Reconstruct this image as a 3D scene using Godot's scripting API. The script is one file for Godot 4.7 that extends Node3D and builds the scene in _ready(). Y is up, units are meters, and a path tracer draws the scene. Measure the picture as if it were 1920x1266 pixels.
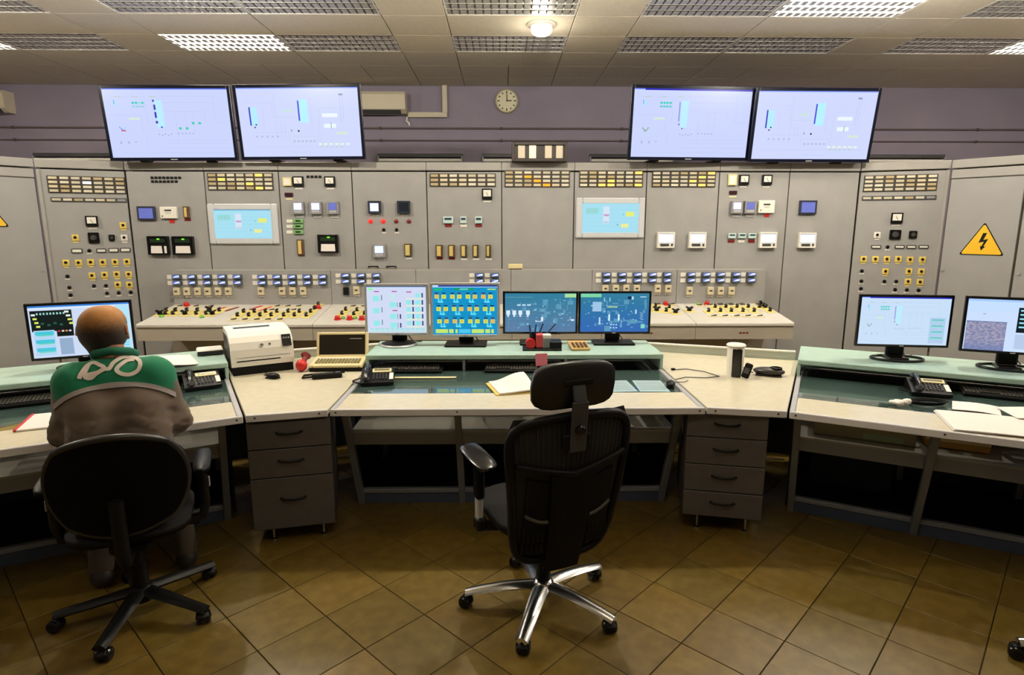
extends Node3D
# A power-plant control room seen from the aisle behind the operators' desks.
# World: y up, metres, floor at y = 0; the long wall of control cabinets runs along x at z = -6.9.

const CEILING_HEIGHT := 3.73
const DESK_HEIGHT := 0.79
const SHELF_HEIGHT := 0.905
const WING_ANGLE := deg_to_rad(28.0)

func _ready():
	# camera
	var camera := Camera3D.new()
	camera.name = "camera"
	camera.fov = 58.3
	camera.position = Vector3(0, 1.82, 0)
	camera.rotation_degrees = Vector3(-10.5, -0.95, 0)
	camera.near = 0.05
	camera.far = 60.0
	add_child(camera)
	camera.current = true
	# environment: a closed room, nothing of the sky gets in
	var environment := Environment.new()
	environment.background_mode = Environment.BG_COLOR
	environment.background_color = Color(0, 0, 0)
	environment.tonemap_mode = Environment.TONE_MAPPER_LINEAR
	environment.tonemap_exposure = 1.0
	environment.sdfgi_enabled = true
	environment.ssao_enabled = true
	environment.ssil_enabled = true
	var world := WorldEnvironment.new()
	world.name = "environment"
	world.environment = environment
	add_child(world)
	make_materials()
	# setting
	build_room()
	build_ceiling()
	build_wall_fittings()
	# the wall of control cabinets and the switch bench in front of it
	build_cabinets()
	build_bench()
	build_wall_screens()
	# desks
	build_desks()
	build_monitors()
	build_desk_things()
	# seats and the operator
	build_mesh_chair()
	build_task_chair()
	build_edge_chair()
	build_operator()

# ---------------------------------------------------------------- mesh building
class Shape:
	var v := PackedVector3Array()
	var n := PackedVector3Array()
	var u := PackedVector2Array()
	var c := PackedColorArray()
	var xf := Transform3D()

	func tri(a: Vector3, b: Vector3, d: Vector3, na: Vector3, nb: Vector3, nd: Vector3, ua := Vector2.ZERO, ub := Vector2.ZERO, ud := Vector2.ZERO) -> void:
		if (b - a).cross(d - a).dot(na + nb + nd) > 0.0:
			v.append_array([xf * a, xf * d, xf * b])
			n.append_array([xf.basis * na, xf.basis * nd, xf.basis * nb])
			u.append_array([ua, ud, ub])
		else:
			v.append_array([xf * a, xf * b, xf * d])
			n.append_array([xf.basis * na, xf.basis * nb, xf.basis * nd])
			u.append_array([ua, ub, ud])

	func quad(a: Vector3, b: Vector3, d: Vector3, e: Vector3, m: Vector3) -> void:
		tri(a, b, d, m, m, m, Vector2(0, 1), Vector2(1, 1), Vector2(1, 0))
		tri(a, d, e, m, m, m, Vector2(0, 1), Vector2(1, 0), Vector2(0, 0))

	# a face that carries a picture: centre, size, facing +z before the transform
	func plate(at: Vector3, w: float, h: float) -> Shape:
		quad(at + Vector3(-w / 2, -h / 2, 0), at + Vector3(w / 2, -h / 2, 0), at + Vector3(w / 2, h / 2, 0), at + Vector3(-w / 2, h / 2, 0), Vector3.BACK)
		return self

	func box(at: Vector3, size: Vector3, bevel := 0.0, turn := Basis()) -> Shape:
		var h := size / 2.0
		var b := minf(bevel, minf(h.x, minf(h.y, h.z)) * 0.95)
		for i in 3:
			var j := (i + 1) % 3
			var k := (i + 2) % 3
			for s in [-1.0, 1.0]:
				var m := Vector3()
				m[i] = s
				var q := []
				for t in [[-1, -1], [1, -1], [1, 1], [-1, 1]]:
					var p := Vector3()
					p[i] = s * h[i]
					p[j] = t[0] * (h[j] - b)
					p[k] = t[1] * (h[k] - b)
					q.append(at + turn * p)
				quad(q[0], q[1], q[2], q[3], turn * m)
				if b <= 0.0:
					continue
				for s2 in [-1.0, 1.0]:
					var e := []
					for t in [[1, -1], [0, -1], [0, 1], [1, 1]]:
						var p := Vector3()
						p[i] = s * (h[i] - (0.0 if t[0] else b))
						p[j] = s2 * (h[j] - (b if t[0] else 0.0))
						p[k] = t[1] * (h[k] - b)
						e.append(at + turn * p)
					var m2 := Vector3()
					m2[i] = s
					m2[j] = s2
					m2 = turn * m2.normalized()
					quad(e[0], e[1], e[2], e[3], m2)
		if b > 0.0:
			for sx in [-1.0, 1.0]:
				for sy in [-1.0, 1.0]:
					for sz in [-1.0, 1.0]:
						var m3 := turn * Vector3(sx, sy, sz).normalized()
						tri(at + turn * Vector3(sx * h.x, sy * (h.y - b), sz * (h.z - b)), at + turn * Vector3(sx * (h.x - b), sy * h.y, sz * (h.z - b)), at + turn * Vector3(sx * (h.x - b), sy * (h.y - b), sz * h.z), m3, m3, m3)
		return self

	# a bar with a rectangular section from a to b
	func bar(a: Vector3, b: Vector3, w: float, d: float, bevel := 0.0) -> Shape:
		var y := (b - a).normalized()
		var x := y.cross(Vector3.BACK if absf(y.z) < 0.95 else Vector3.UP).normalized()
		return box((a + b) / 2.0, Vector3(w, a.distance_to(b), d), bevel, Basis(x, y, x.cross(y)))

	# turned about y: profile of Vector2(radius, height); every span keeps its own normal unless smooth
	func lathe(at: Vector3, profile: Array, seg := 16, turn := Basis(), smooth := false) -> Shape:
		var pn := []
		for i in profile.size() - 1:
			var d: Vector2 = profile[i + 1] - profile[i]
			pn.append(Vector2(d.y, -d.x).normalized())
		for i in profile.size() - 1:
			var p0: Vector2 = profile[i]
			var p1: Vector2 = profile[i + 1]
			var n0: Vector2 = pn[i]
			var n1: Vector2 = pn[i]
			if smooth:
				n0 = (pn[maxi(i - 1, 0)] + pn[i]).normalized()
				n1 = (pn[mini(i + 1, pn.size() - 1)] + pn[i]).normalized()
			for k in seg:
				var a := TAU * k / seg
				var b := TAU * (k + 1) / seg
				var da := Vector3(cos(a), 0, sin(a))
				var db := Vector3(cos(b), 0, sin(b))
				var q := [da * p0.x + Vector3.UP * p0.y, db * p0.x + Vector3.UP * p0.y, db * p1.x + Vector3.UP * p1.y, da * p1.x + Vector3.UP * p1.y]
				var m := [da * n0.x + Vector3.UP * n0.y, db * n0.x + Vector3.UP * n0.y, db * n1.x + Vector3.UP * n1.y, da * n1.x + Vector3.UP * n1.y]
				for f in [[0, 1, 2], [0, 2, 3]]:
					tri(at + turn * q[f[0]], at + turn * q[f[1]], at + turn * q[f[2]], turn * m[f[0]], turn * m[f[1]], turn * m[f[2]])
		return self

	func rod(a: Vector3, b: Vector3, r: float, seg := 12, r2 := -1.0) -> Shape:
		var y := (b - a).normalized()
		var x := y.cross(Vector3.BACK if absf(y.z) < 0.95 else Vector3.UP).normalized()
		var l := a.distance_to(b)
		var e := r if r2 < 0.0 else r2
		return lathe(a, [Vector2(0, 0), Vector2(r, 0), Vector2(e, l), Vector2(0, l)], seg, Basis(x, y, x.cross(y)))

	func ball(at: Vector3, r: Vector3, seg := 14, turn := Basis()) -> Shape:
		var rings := seg / 2
		for i in rings:
			for k in seg:
				var q := []
				for t in [[i, k], [i, k + 1], [i + 1, k + 1], [i + 1, k]]:
					var th: float = PI * t[0] / rings
					var ph: float = TAU * t[1] / seg
					q.append(Vector3(sin(th) * cos(ph), cos(th), sin(th) * sin(ph)))
				for f in [[0, 1, 2], [0, 2, 3]]:
					tri(at + turn * (q[f[0]] * r), at + turn * (q[f[1]] * r), at + turn * (q[f[2]] * r), turn * (q[f[0]] / r).normalized(), turn * (q[f[1]] / r).normalized(), turn * (q[f[2]] / r).normalized())
		return self

	# a round tube along points; radius may vary from r to r_end
	func tube(path: Array, r: float, seg := 8, r_end := -1.0) -> Shape:
		var rings := []
		var x := Vector3.ZERO
		for i in path.size():
			var d: Vector3 = (path[mini(i + 1, path.size() - 1)] - path[maxi(i - 1, 0)]).normalized()
			if x == Vector3.ZERO:
				x = d.cross(Vector3.UP if absf(d.y) < 0.9 else Vector3.RIGHT).normalized()
			x = (x - d * x.dot(d)).normalized()
			var y := d.cross(x)
			var rr := r if r_end < 0.0 else lerpf(r, r_end, float(i) / (path.size() - 1))
			var ring := []
			for k in seg:
				var a := TAU * k / seg
				ring.append([path[i] + (x * cos(a) + y * sin(a)) * rr, x * cos(a) + y * sin(a)])
			rings.append(ring)
		for i in rings.size() - 1:
			for k in seg:
				var l := (k + 1) % seg
				var q := [rings[i][k], rings[i][l], rings[i + 1][l], rings[i + 1][k]]
				tri(q[0][0], q[1][0], q[2][0], q[0][1], q[1][1], q[2][1])
				tri(q[0][0], q[2][0], q[3][0], q[0][1], q[2][1], q[3][1])
		for e in [[0, 1], [rings.size() - 1, rings.size() - 2]]:
			var m: Vector3 = (path[e[0]] - path[e[1]]).normalized()
			for k in seg:
				tri(path[e[0]], rings[e[0]][k][0], rings[e[0]][(k + 1) % seg][0], m, m, m)
		return self

	# outline in (x, y), extruded from z0 to z1, with an optional chamfer on the z1 side
	func slab(outline: PackedVector2Array, z0: float, z1: float, chamfer := 0.0) -> Shape:
		var poly := outline
		if Geometry2D.is_polygon_clockwise(poly):
			poly.reverse()
		var inner := poly
		var top := z1
		if chamfer > 0.0:
			var shrunk := Geometry2D.offset_polygon(poly, -chamfer, Geometry2D.JOIN_MITER)
			if shrunk.size() == 1 and shrunk[0].size() == poly.size():
				inner = PackedVector2Array()
				var given: PackedVector2Array = shrunk[0]
				var first := 0
				for i in given.size():
					if given[i].distance_to(poly[0]) < given[first].distance_to(poly[0]):
						first = i
				for i in given.size():
					inner.append(given[(first + i) % given.size()])
				top = z1 - chamfer * signf(z1 - z0)
		var facing := Vector3(0, 0, signf(z1 - z0))
		var t := Geometry2D.triangulate_polygon(inner)
		for i in range(0, t.size(), 3):
			var q := [inner[t[i]], inner[t[i + 1]], inner[t[i + 2]]]
			tri(Vector3(q[0].x, q[0].y, z1), Vector3(q[1].x, q[1].y, z1), Vector3(q[2].x, q[2].y, z1), facing, facing, facing, q[0], q[1], q[2])
		t = Geometry2D.triangulate_polygon(poly)
		for i in range(0, t.size(), 3):
			var q := [poly[t[i]], poly[t[i + 1]], poly[t[i + 2]]]
			tri(Vector3(q[0].x, q[0].y, z0), Vector3(q[1].x, q[1].y, z0), Vector3(q[2].x, q[2].y, z0), -facing, -facing, -facing, q[0], q[1], q[2])
		for i in poly.size():
			var a := poly[i]
			var b := poly[(i + 1) % poly.size()]
			var m := Vector3(b.y - a.y, a.x - b.x, 0).normalized()
			quad(Vector3(a.x, a.y, z0), Vector3(b.x, b.y, z0), Vector3(b.x, b.y, top), Vector3(a.x, a.y, top), m)
			if top != z1:
				var ia := inner[i]
				var ib := inner[(i + 1) % poly.size()]
				quad(Vector3(a.x, a.y, top), Vector3(b.x, b.y, top), Vector3(ib.x, ib.y, z1), Vector3(ia.x, ia.y, z1), (m + facing).normalized())
		return self

	# a curved sheet with thickness: points[i][j], smooth on both sides, closed round its rim
	func sheet(points: Array, thick: float) -> Shape:
		var w: int = points.size()
		var h: int = points[0].size()
		var m := []
		for i in w:
			var row := []
			for j in h:
				var du: Vector3 = points[mini(i + 1, w - 1)][j] - points[maxi(i - 1, 0)][j]
				var dv: Vector3 = points[i][mini(j + 1, h - 1)] - points[i][maxi(j - 1, 0)]
				row.append(du.cross(dv).normalized())
			m.append(row)
		for side in [1.0, -1.0]:
			for i in w - 1:
				for j in h - 1:
					var q := []
					for t in [[0, 0], [1, 0], [1, 1], [0, 1]]:
						q.append([points[i + t[0]][j + t[1]] + m[i + t[0]][j + t[1]] * side * thick / 2.0, m[i + t[0]][j + t[1]] * side])
					tri(q[0][0], q[1][0], q[2][0], q[0][1], q[1][1], q[2][1], Vector2(i, j), Vector2(i + 1, j), Vector2(i + 1, j + 1))
					tri(q[0][0], q[2][0], q[3][0], q[0][1], q[2][1], q[3][1], Vector2(i, j), Vector2(i + 1, j + 1), Vector2(i, j + 1))
		var rim := []
		for i in w - 1: rim.append([i, 0])
		for j in h - 1: rim.append([w - 1, j])
		for i in w - 1: rim.append([w - 1 - i, h - 1])
		for j in h - 1: rim.append([0, h - 1 - j])
		var mid: Vector3 = points[w / 2][h / 2]
		for k in rim.size():
			var a: Array = rim[k]
			var b: Array = rim[(k + 1) % rim.size()]
			var pa: Vector3 = points[a[0]][a[1]]
			var pb: Vector3 = points[b[0]][b[1]]
			var ma: Vector3 = m[a[0]][a[1]] * thick / 2.0
			var mb: Vector3 = m[b[0]][b[1]] * thick / 2.0
			var out: Vector3 = (pb - pa).cross(ma).normalized()
			if out.dot(pa - mid) < 0.0:
				out = -out
			quad(pa - ma, pb - mb, pb + mb, pa + ma, out)
		return self

	func mesh() -> ArrayMesh:
		var a := []
		a.resize(Mesh.ARRAY_MAX)
		a[Mesh.ARRAY_VERTEX] = v
		a[Mesh.ARRAY_NORMAL] = n
		a[Mesh.ARRAY_TEX_UV] = u
		if c.size() == v.size():
			a[Mesh.ARRAY_COLOR] = c
		var m := ArrayMesh.new()
		m.add_surface_from_arrays(Mesh.PRIMITIVE_TRIANGLES, a)
		return m

func shape(xf := Transform3D()) -> Shape:
	var s := Shape.new()
	s.xf = xf
	return s

func moved(at: Vector3, turn := Vector3.ZERO) -> Transform3D:
	return Transform3D(Basis.from_euler(turn), at)

func rounded(w: float, h: float, r: float, seg := 5) -> PackedVector2Array:
	var p := PackedVector2Array()
	for k in 4:
		var centre := Vector2((w / 2 - r) * [1, -1, -1, 1][k], (h / 2 - r) * [1, 1, -1, -1][k])
		for i in seg + 1:
			p.append(centre + Vector2.from_angle(PI / 2 * (k + float(i) / seg)) * r)
	return p

# ---------------------------------------------------------------- naming things
var taken := {}

func numbered(called: String) -> String:
	taken[called] = taken.get(called, -1) + 1
	return called if taken[called] == 0 else "%s_%03d" % [called, taken[called]]

func tag(o: Node3D, label: String, category: String, group := "") -> Node3D:
	o.set_meta("label", label)
	o.set_meta("category", category)
	if group:
		o.set_meta("group", group)
	return o

func thing(called: String, label: String, category: String, at := Vector3.ZERO, turn := 0.0, group := "") -> Node3D:
	var o := Node3D.new()
	o.name = numbered(called)
	add_child(o)
	o.position = at
	o.rotation.y = turn
	return tag(o, label, category, group)

func part(called: String, what, m: Material, parent: Node, xf := Transform3D()) -> MeshInstance3D:
	var o := MeshInstance3D.new()
	o.name = called
	o.mesh = what.mesh() if what is Shape else what
	o.material_override = m
	o.transform = xf
	o.cast_shadow = GeometryInstance3D.SHADOW_CASTING_SETTING_ON
	parent.add_child(o, true)
	return o

func structure(called: String, what, m: Material) -> MeshInstance3D:
	var o := part(called, what, m, self)
	o.set_meta("kind", "structure")
	return o

func stuff(o: Node3D) -> Node3D:
	o.set_meta("kind", "stuff")
	return o

var kept := {}   # meshes that many parts share

func keep(key: String, make: Callable) -> ArrayMesh:
	if not kept.has(key):
		kept[key] = make.call().mesh()
	return kept[key]

# ---------------------------------------------------------------- materials
var M := {}

func solid(col: Color, rough := 0.6, metal := 0.0) -> StandardMaterial3D:
	var m := StandardMaterial3D.new()
	m.albedo_color = col
	m.roughness = rough
	m.metallic = metal
	return m

func rgb(r: int, g: int, b: int) -> Color:
	return Color(r / 255.0, g / 255.0, b / 255.0)

func noise_picture(frequency: float, from: Color, to: Color, salt: int, size := 256) -> NoiseTexture2D:
	var f := FastNoiseLite.new()
	f.seed = salt
	f.frequency = frequency
	f.fractal_octaves = 4
	var ramp := Gradient.new()
	ramp.set_color(0, from)
	ramp.set_color(1, to)
	var t := NoiseTexture2D.new()
	t.width = size
	t.height = size
	t.seamless = true
	t.noise = f
	t.color_ramp = ramp
	return t

func grained(col: Color, spread: float, frequency: float, scale: float, salt: int, rough := 0.6) -> StandardMaterial3D:
	var m := solid(Color.WHITE, rough)
	m.albedo_texture = noise_picture(frequency, col.darkened(spread), col.lightened(spread * 0.6), salt)
	m.uv1_triplanar = true
	m.uv1_world_triplanar = true
	m.uv1_scale = Vector3.ONE * scale
	return m

func glowing(col: Color, strength: float) -> StandardMaterial3D:
	var m := solid(col, 0.5)
	m.emission_enabled = true
	m.emission = col
	m.emission_energy_multiplier = strength
	return m

func make_materials() -> void:
	M.panel = grained(rgb(152, 151, 151), 0.04, 0.02, 0.6, 3, 0.45)
	M.panel_trim = grained(rgb(156, 153, 150), 0.04, 0.02, 0.6, 4, 0.45)
	M.gap = solid(rgb(70, 66, 60), 0.8)
	M.bench = grained(rgb(204, 200, 192), 0.04, 0.03, 0.8, 5, 0.4)
	M.bench_skirt = solid(rgb(172, 164, 150), 0.5)
	M.wall = grained(rgb(134, 125, 142), 0.05, 0.012, 0.4, 6, 0.85)
	M.ceiling = grained(rgb(222, 212, 192), 0.04, 0.05, 1.2, 7, 0.9)
	M.ceiling_void = solid(rgb(60, 54, 44), 0.95)
	M.white_wall = solid(rgb(178, 168, 150), 0.9)
	M.laminate = grained(rgb(212, 204, 180), 0.05, 0.03, 1.6, 8, 0.28)
	M.desk_edge = solid(rgb(224, 222, 226), 0.35)
	M.frame_metal = solid(rgb(128, 130, 136), 0.45, 0.2)
	M.navy = solid(rgb(22, 26, 40), 0.7)
	M.mint = grained(rgb(170, 200, 188), 0.05, 0.03, 1.2, 9, 0.35)
	M.tray = solid(rgb(28, 40, 40), 0.5)
	M.pedestal = grained(rgb(86, 81, 79), 0.06, 0.03, 1.5, 10, 0.5)
	M.black = solid(rgb(16, 16, 17), 0.45)
	M.gloss_black = solid(rgb(14, 14, 16), 0.18)
	M.soft_black = solid(rgb(13, 12, 12), 0.75)
	for m in [M.black, M.soft_black]:
		m.metallic_specular = 0.3
	M.dark_grey = solid(rgb(58, 58, 60), 0.5)
	M.grey = solid(rgb(140, 140, 144), 0.45)
	M.silver = solid(rgb(186, 186, 190), 0.35, 0.3)
	M.aluminium = solid(rgb(210, 210, 212), 0.22, 1.0)
	M.chrome = solid(rgb(222, 222, 224), 0.1, 1.0)
	M.white = solid(rgb(226, 222, 214), 0.5)
	M.paper = solid(rgb(232, 224, 220), 0.8)
	M.cream = solid(rgb(224, 208, 160), 0.5)
	M.yellow = solid(rgb(232, 202, 100), 0.5)
	M.pale_yellow = solid(rgb(222, 206, 128), 0.5)
	M.red = solid(rgb(196, 30, 28), 0.4)
	M.dark_red = solid(rgb(120, 24, 24), 0.4)
	M.orange = solid(rgb(214, 100, 40), 0.5)
	M.green = solid(rgb(110, 170, 60), 0.5)
	M.blue_grey = solid(rgb(120, 134, 190), 0.35)
	M.pink = solid(rgb(250, 140, 158), 0.7)
	M.louvre = solid(rgb(224, 222, 216), 0.3, 0.6)
	M.lit_tube = glowing(Color(1.0, 0.94, 0.84), 20.0)
	M.lamp_glass = glowing(Color(1.0, 0.93, 0.84), 1.1)
	M.glass = solid(Color(0.35, 0.45, 0.43, 0.3), 0.03)
	M.glass.transparency = BaseMaterial3D.TRANSPARENCY_ALPHA
	M.pane_off = []
	for i in 5:
		M.pane_off.append(solid([rgb(206, 196, 168), rgb(190, 182, 160), rgb(214, 208, 190), rgb(178, 160, 124), rgb(196, 190, 176)][i], 0.35))
	M.pane_amber = glowing(Color(1.0, 0.78, 0.36), 1.0)
	M.pane_orange = glowing(Color(1.0, 0.55, 0.08), 0.95)
	M.pane_white = glowing(Color(0.95, 0.93, 1.0), 1.0)
	M.red_glow = glowing(Color(1.0, 0.12, 0.1), 0.8)
	M.green_glow = glowing(Color(0.45, 0.9, 0.2), 0.6)
	M.blue_glow = glowing(Color(0.30, 0.34, 0.62), 0.75)
	M.pale_glow = glowing(Color(0.74, 0.80, 0.98), 0.75)
	M.tile = []
	for i in 4:
		var m := solid(Color.WHITE, 0.36)
		var base: Color = [rgb(106, 85, 30), rgb(100, 81, 29), rgb(112, 89, 32), rgb(102, 80, 28)][i]
		m.albedo_texture = noise_picture(0.03, base.darkened(0.12), base.lightened(0.06), 20 + i)
		m.uv1_triplanar = true
		m.uv1_world_triplanar = true
		m.uv1_scale = Vector3.ONE * 1.3
		M.tile.append(m)
	M.grout = solid(rgb(58, 44, 22), 0.9)

# ---------------------------------------------------------------- room
func build_room() -> void:
	# floor: a screed with square tiles laid at 45 degrees, each a piece of its own as far as the picture shows them
	var floor_slab := structure("floor", shape().box(Vector3(0, -0.056, -2.5), Vector3(16.4, 0.1, 13.4)), M.grout)
	var tile := keep("tile", func(): return shape().box(Vector3(0, -0.003, 0), Vector3(0.3245, 0.006, 0.3245), 0.0015))
	var rng := RandomNumberGenerator.new()
	rng.seed = 11
	var turn := Basis(Vector3.UP, deg_to_rad(45.6))
	var corner := Vector3(-0.609, 0, -2.828)
	var rest := shape()
	for i in range(-26, 27):
		for j in range(-26, 27):
			var at: Vector3 = corner + turn * Vector3((i + 0.5) * 0.3285, 0, (j + 0.5) * 0.3285)
			if absf(at.x) > 8.15 or at.z > 4.1 or at.z < -9.1:
				continue
			var near: bool = at.z > -4.1 and at.z < -1.55 and absf(at.x) < 0.95 * -at.z + 0.25
			if near:
				part("tile", tile, M.tile[rng.randi() % 4], floor_slab, Transform3D(turn, at + Vector3(0, rng.randf_range(-0.0005, 0.0003), 0)))
			else:
				rest.box(at - Vector3(0, 0.003, 0), Vector3(0.3245, 0.006, 0.3245), 0.0, turn)
	stuff(part("tile_field", rest, M.tile[0], floor_slab))
	structure("wall_back", shape().box(Vector3(0, 1.9, -9.05), Vector3(16.4, 3.9, 0.2)), M.wall)
	structure("wall_left", shape().box(Vector3(-8.1, 1.9, -2.5), Vector3(0.2, 3.9, 13.4)), M.wall)
	structure("wall_right", shape().box(Vector3(8.1, 1.9, -2.5), Vector3(0.2, 3.9, 13.4)), M.wall)
	structure("wall_front", shape().box(Vector3(0, 1.9, 4.05), Vector3(16.4, 3.9, 0.2)), M.white_wall)

const LAMP_COLOR := Color(1.0, 0.965, 0.89)

func build_ceiling() -> void:
	var slab := structure("ceiling", shape().box(Vector3(0, CEILING_HEIGHT + 0.2, -2.5), Vector3(16.4, 0.1, 13.4)), M.ceiling_void)
	# columns of the suspended grid: x edges, and whether light fittings sit there
	var columns := [[-0.51, 0.69, 1], [0.69, 1.29, 0], [1.29, 2.49, 1], [2.49, 3.69, 1], [3.69, 4.29, 0], [4.29, 5.49, 1], [5.49, 6.69, 1], [6.69, 8.0, 0], [-1.11, -0.51, 0], [-2.31, -1.11, 1], [-3.51, -2.31, 1], [-4.11, -3.51, 0], [-5.31, -4.11, 1], [-6.51, -5.31, 1], [-8.0, -6.51, 0]]
	var rows := []
	var z := -8.95
	for depth in [0.49, 0.6, 0.6, 0.6, 0.6, 0.6, 0.6, 0.6, 0.6, 0.6, 0.6, 0.6, 0.6, 0.6, 0.6, 0.6, 0.6, 0.6, 0.6, 0.6, 0.6, 0.91]:
		rows.append([z, z + depth])
		z += depth
	var place := {"row": 0}
	for r in rows.size():
		var z0: float = rows[r][0]
		var z1: float = rows[r][1]
		for k in columns.size():
			var x0: float = columns[k][0]
			var x1: float = columns[k][1]
			if columns[k][2] and (LUMINAIRE_LABELS.has("%d_%d" % [r, k]) or LIT_BEHIND.has("%d_%d" % [r, k])):
				luminaire(r, k, (x0 + x1) / 2, (z0 + z1) / 2)
				continue
			var spans := [[x0, x1]]
			if r < 2 and x1 - x0 > 1.0 and k != 7 and k != 14:
				spans = [[x0, (x0 + x1) / 2], [(x0 + x1) / 2, x1]]
			for s in spans:
				part("ceiling_panel", shape().box(Vector3((s[0] + s[1]) / 2, CEILING_HEIGHT + 0.01, (z0 + z1) / 2), Vector3(s[1] - s[0] - 0.008, 0.02, z1 - z0 - 0.008), 0.003), M.ceiling, slab)
	# round lamps between the fittings: one in the picture, a row just before its upper edge and one further back
	round_lamp("small round lit ceiling lamp between the two middle louvred fittings", Vector3(0.39, CEILING_HEIGHT, -6.3), 0.16, "")
	var where := ["left end of the desks", "left desk", "middle desk", "right desk", "right end of the desks", "aisle to the left", "middle of the aisle", "aisle to the right"]
	for i in 8:
		var spot := Vector3([-5.7, -2.6, 0.39, 3.4, 6.5, -3.9, 0.39, 4.6][i], CEILING_HEIGHT, -4.56 if i < 5 else -0.96)
		round_lamp("round lit ceiling lamp out of the picture, over the " + where[i], spot, 4.0 if i < 5 else 0.35, "round ceiling lamps out of the picture")

func round_lamp(label: String, at: Vector3, strength: float, group: String) -> void:
	var lamp := thing("ceiling_lamp", label, "lamp", at, 0.0, group)
	part("rim", keep("lamp_rim", func(): return shape().lathe(Vector3.ZERO, [Vector2(0, 0), Vector2(0.135, 0), Vector2(0.14, -0.012), Vector2(0.105, -0.02), Vector2(0.1, -0.018)], 28)), M.white, lamp)
	part("lamp_shade", keep("lamp_shade", func(): return shape().lathe(Vector3.ZERO, [Vector2(0.1, -0.018), Vector2(0.105, -0.05), Vector2(0.098, -0.075), Vector2(0.07, -0.094), Vector2(0, -0.102)], 28, Basis(), true)), M.lamp_glass, lamp)
	var bulb := OmniLight3D.new()
	bulb.name = "bulb"
	bulb.position = Vector3(0, -0.17, 0)
	bulb.light_color = LAMP_COLOR
	bulb.light_energy = strength
	bulb.light_size = 0.06
	bulb.omni_range = 20.0
	bulb.omni_attenuation = 2.0
	bulb.shadow_enabled = true
	lamp.add_child(bulb)

const LUMINAIRE_LABELS := {
	"3_0": "unlit louvred ceiling fitting under the round lamp", "3_2": "silvery unlit louvred ceiling fitting, first to the right of the round lamp",
	"3_3": "unlit louvred ceiling fitting over the gap between the right wall screens", "3_5": "dark bluish louvred ceiling fitting right of the right wall screens",
	"3_6": "lit louvred ceiling fitting at the right edge of the picture", "3_9": "unlit louvred ceiling fitting right of the lit one over the left wall screens",
	"3_10": "brightly lit louvred ceiling fitting above the left pair of wall screens", "3_12": "dark bluish louvred ceiling fitting left of the left wall screens",
	"3_13": "lit louvred ceiling fitting cut by the left edge of the picture", "5_0": "blue-tinged unlit louvred ceiling fitting at the top middle of the picture",
	"5_2": "unlit louvred ceiling fitting left of the big lit one at the picture's top", "5_3": "brightly lit louvred ceiling fitting at the top right",
	"5_5": "unlit louvred ceiling fitting in the top right corner", "5_9": "unlit louvred ceiling fitting with yellow glints at the top left of middle",
	"5_10": "unlit louvred ceiling fitting at the top, before the lit one over the left screens", "5_12": "unlit louvred ceiling fitting in the top left corner",
}
const LIT := ["3_10", "3_13", "3_6", "5_3"]
# fittings behind the picture's upper edge that are switched on
const LIT_BEHIND := {"9_0": "over the middle of the aisle", "9_6": "over the aisle's right end", "9_13": "over the aisle's left end", "13_0": "behind the camera, in the middle", "13_3": "behind the camera, to the right", "13_10": "behind the camera, to the left"}
const FRONT_ENERGY := 8.0
const BEHIND_ENERGY := 0.5

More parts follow.
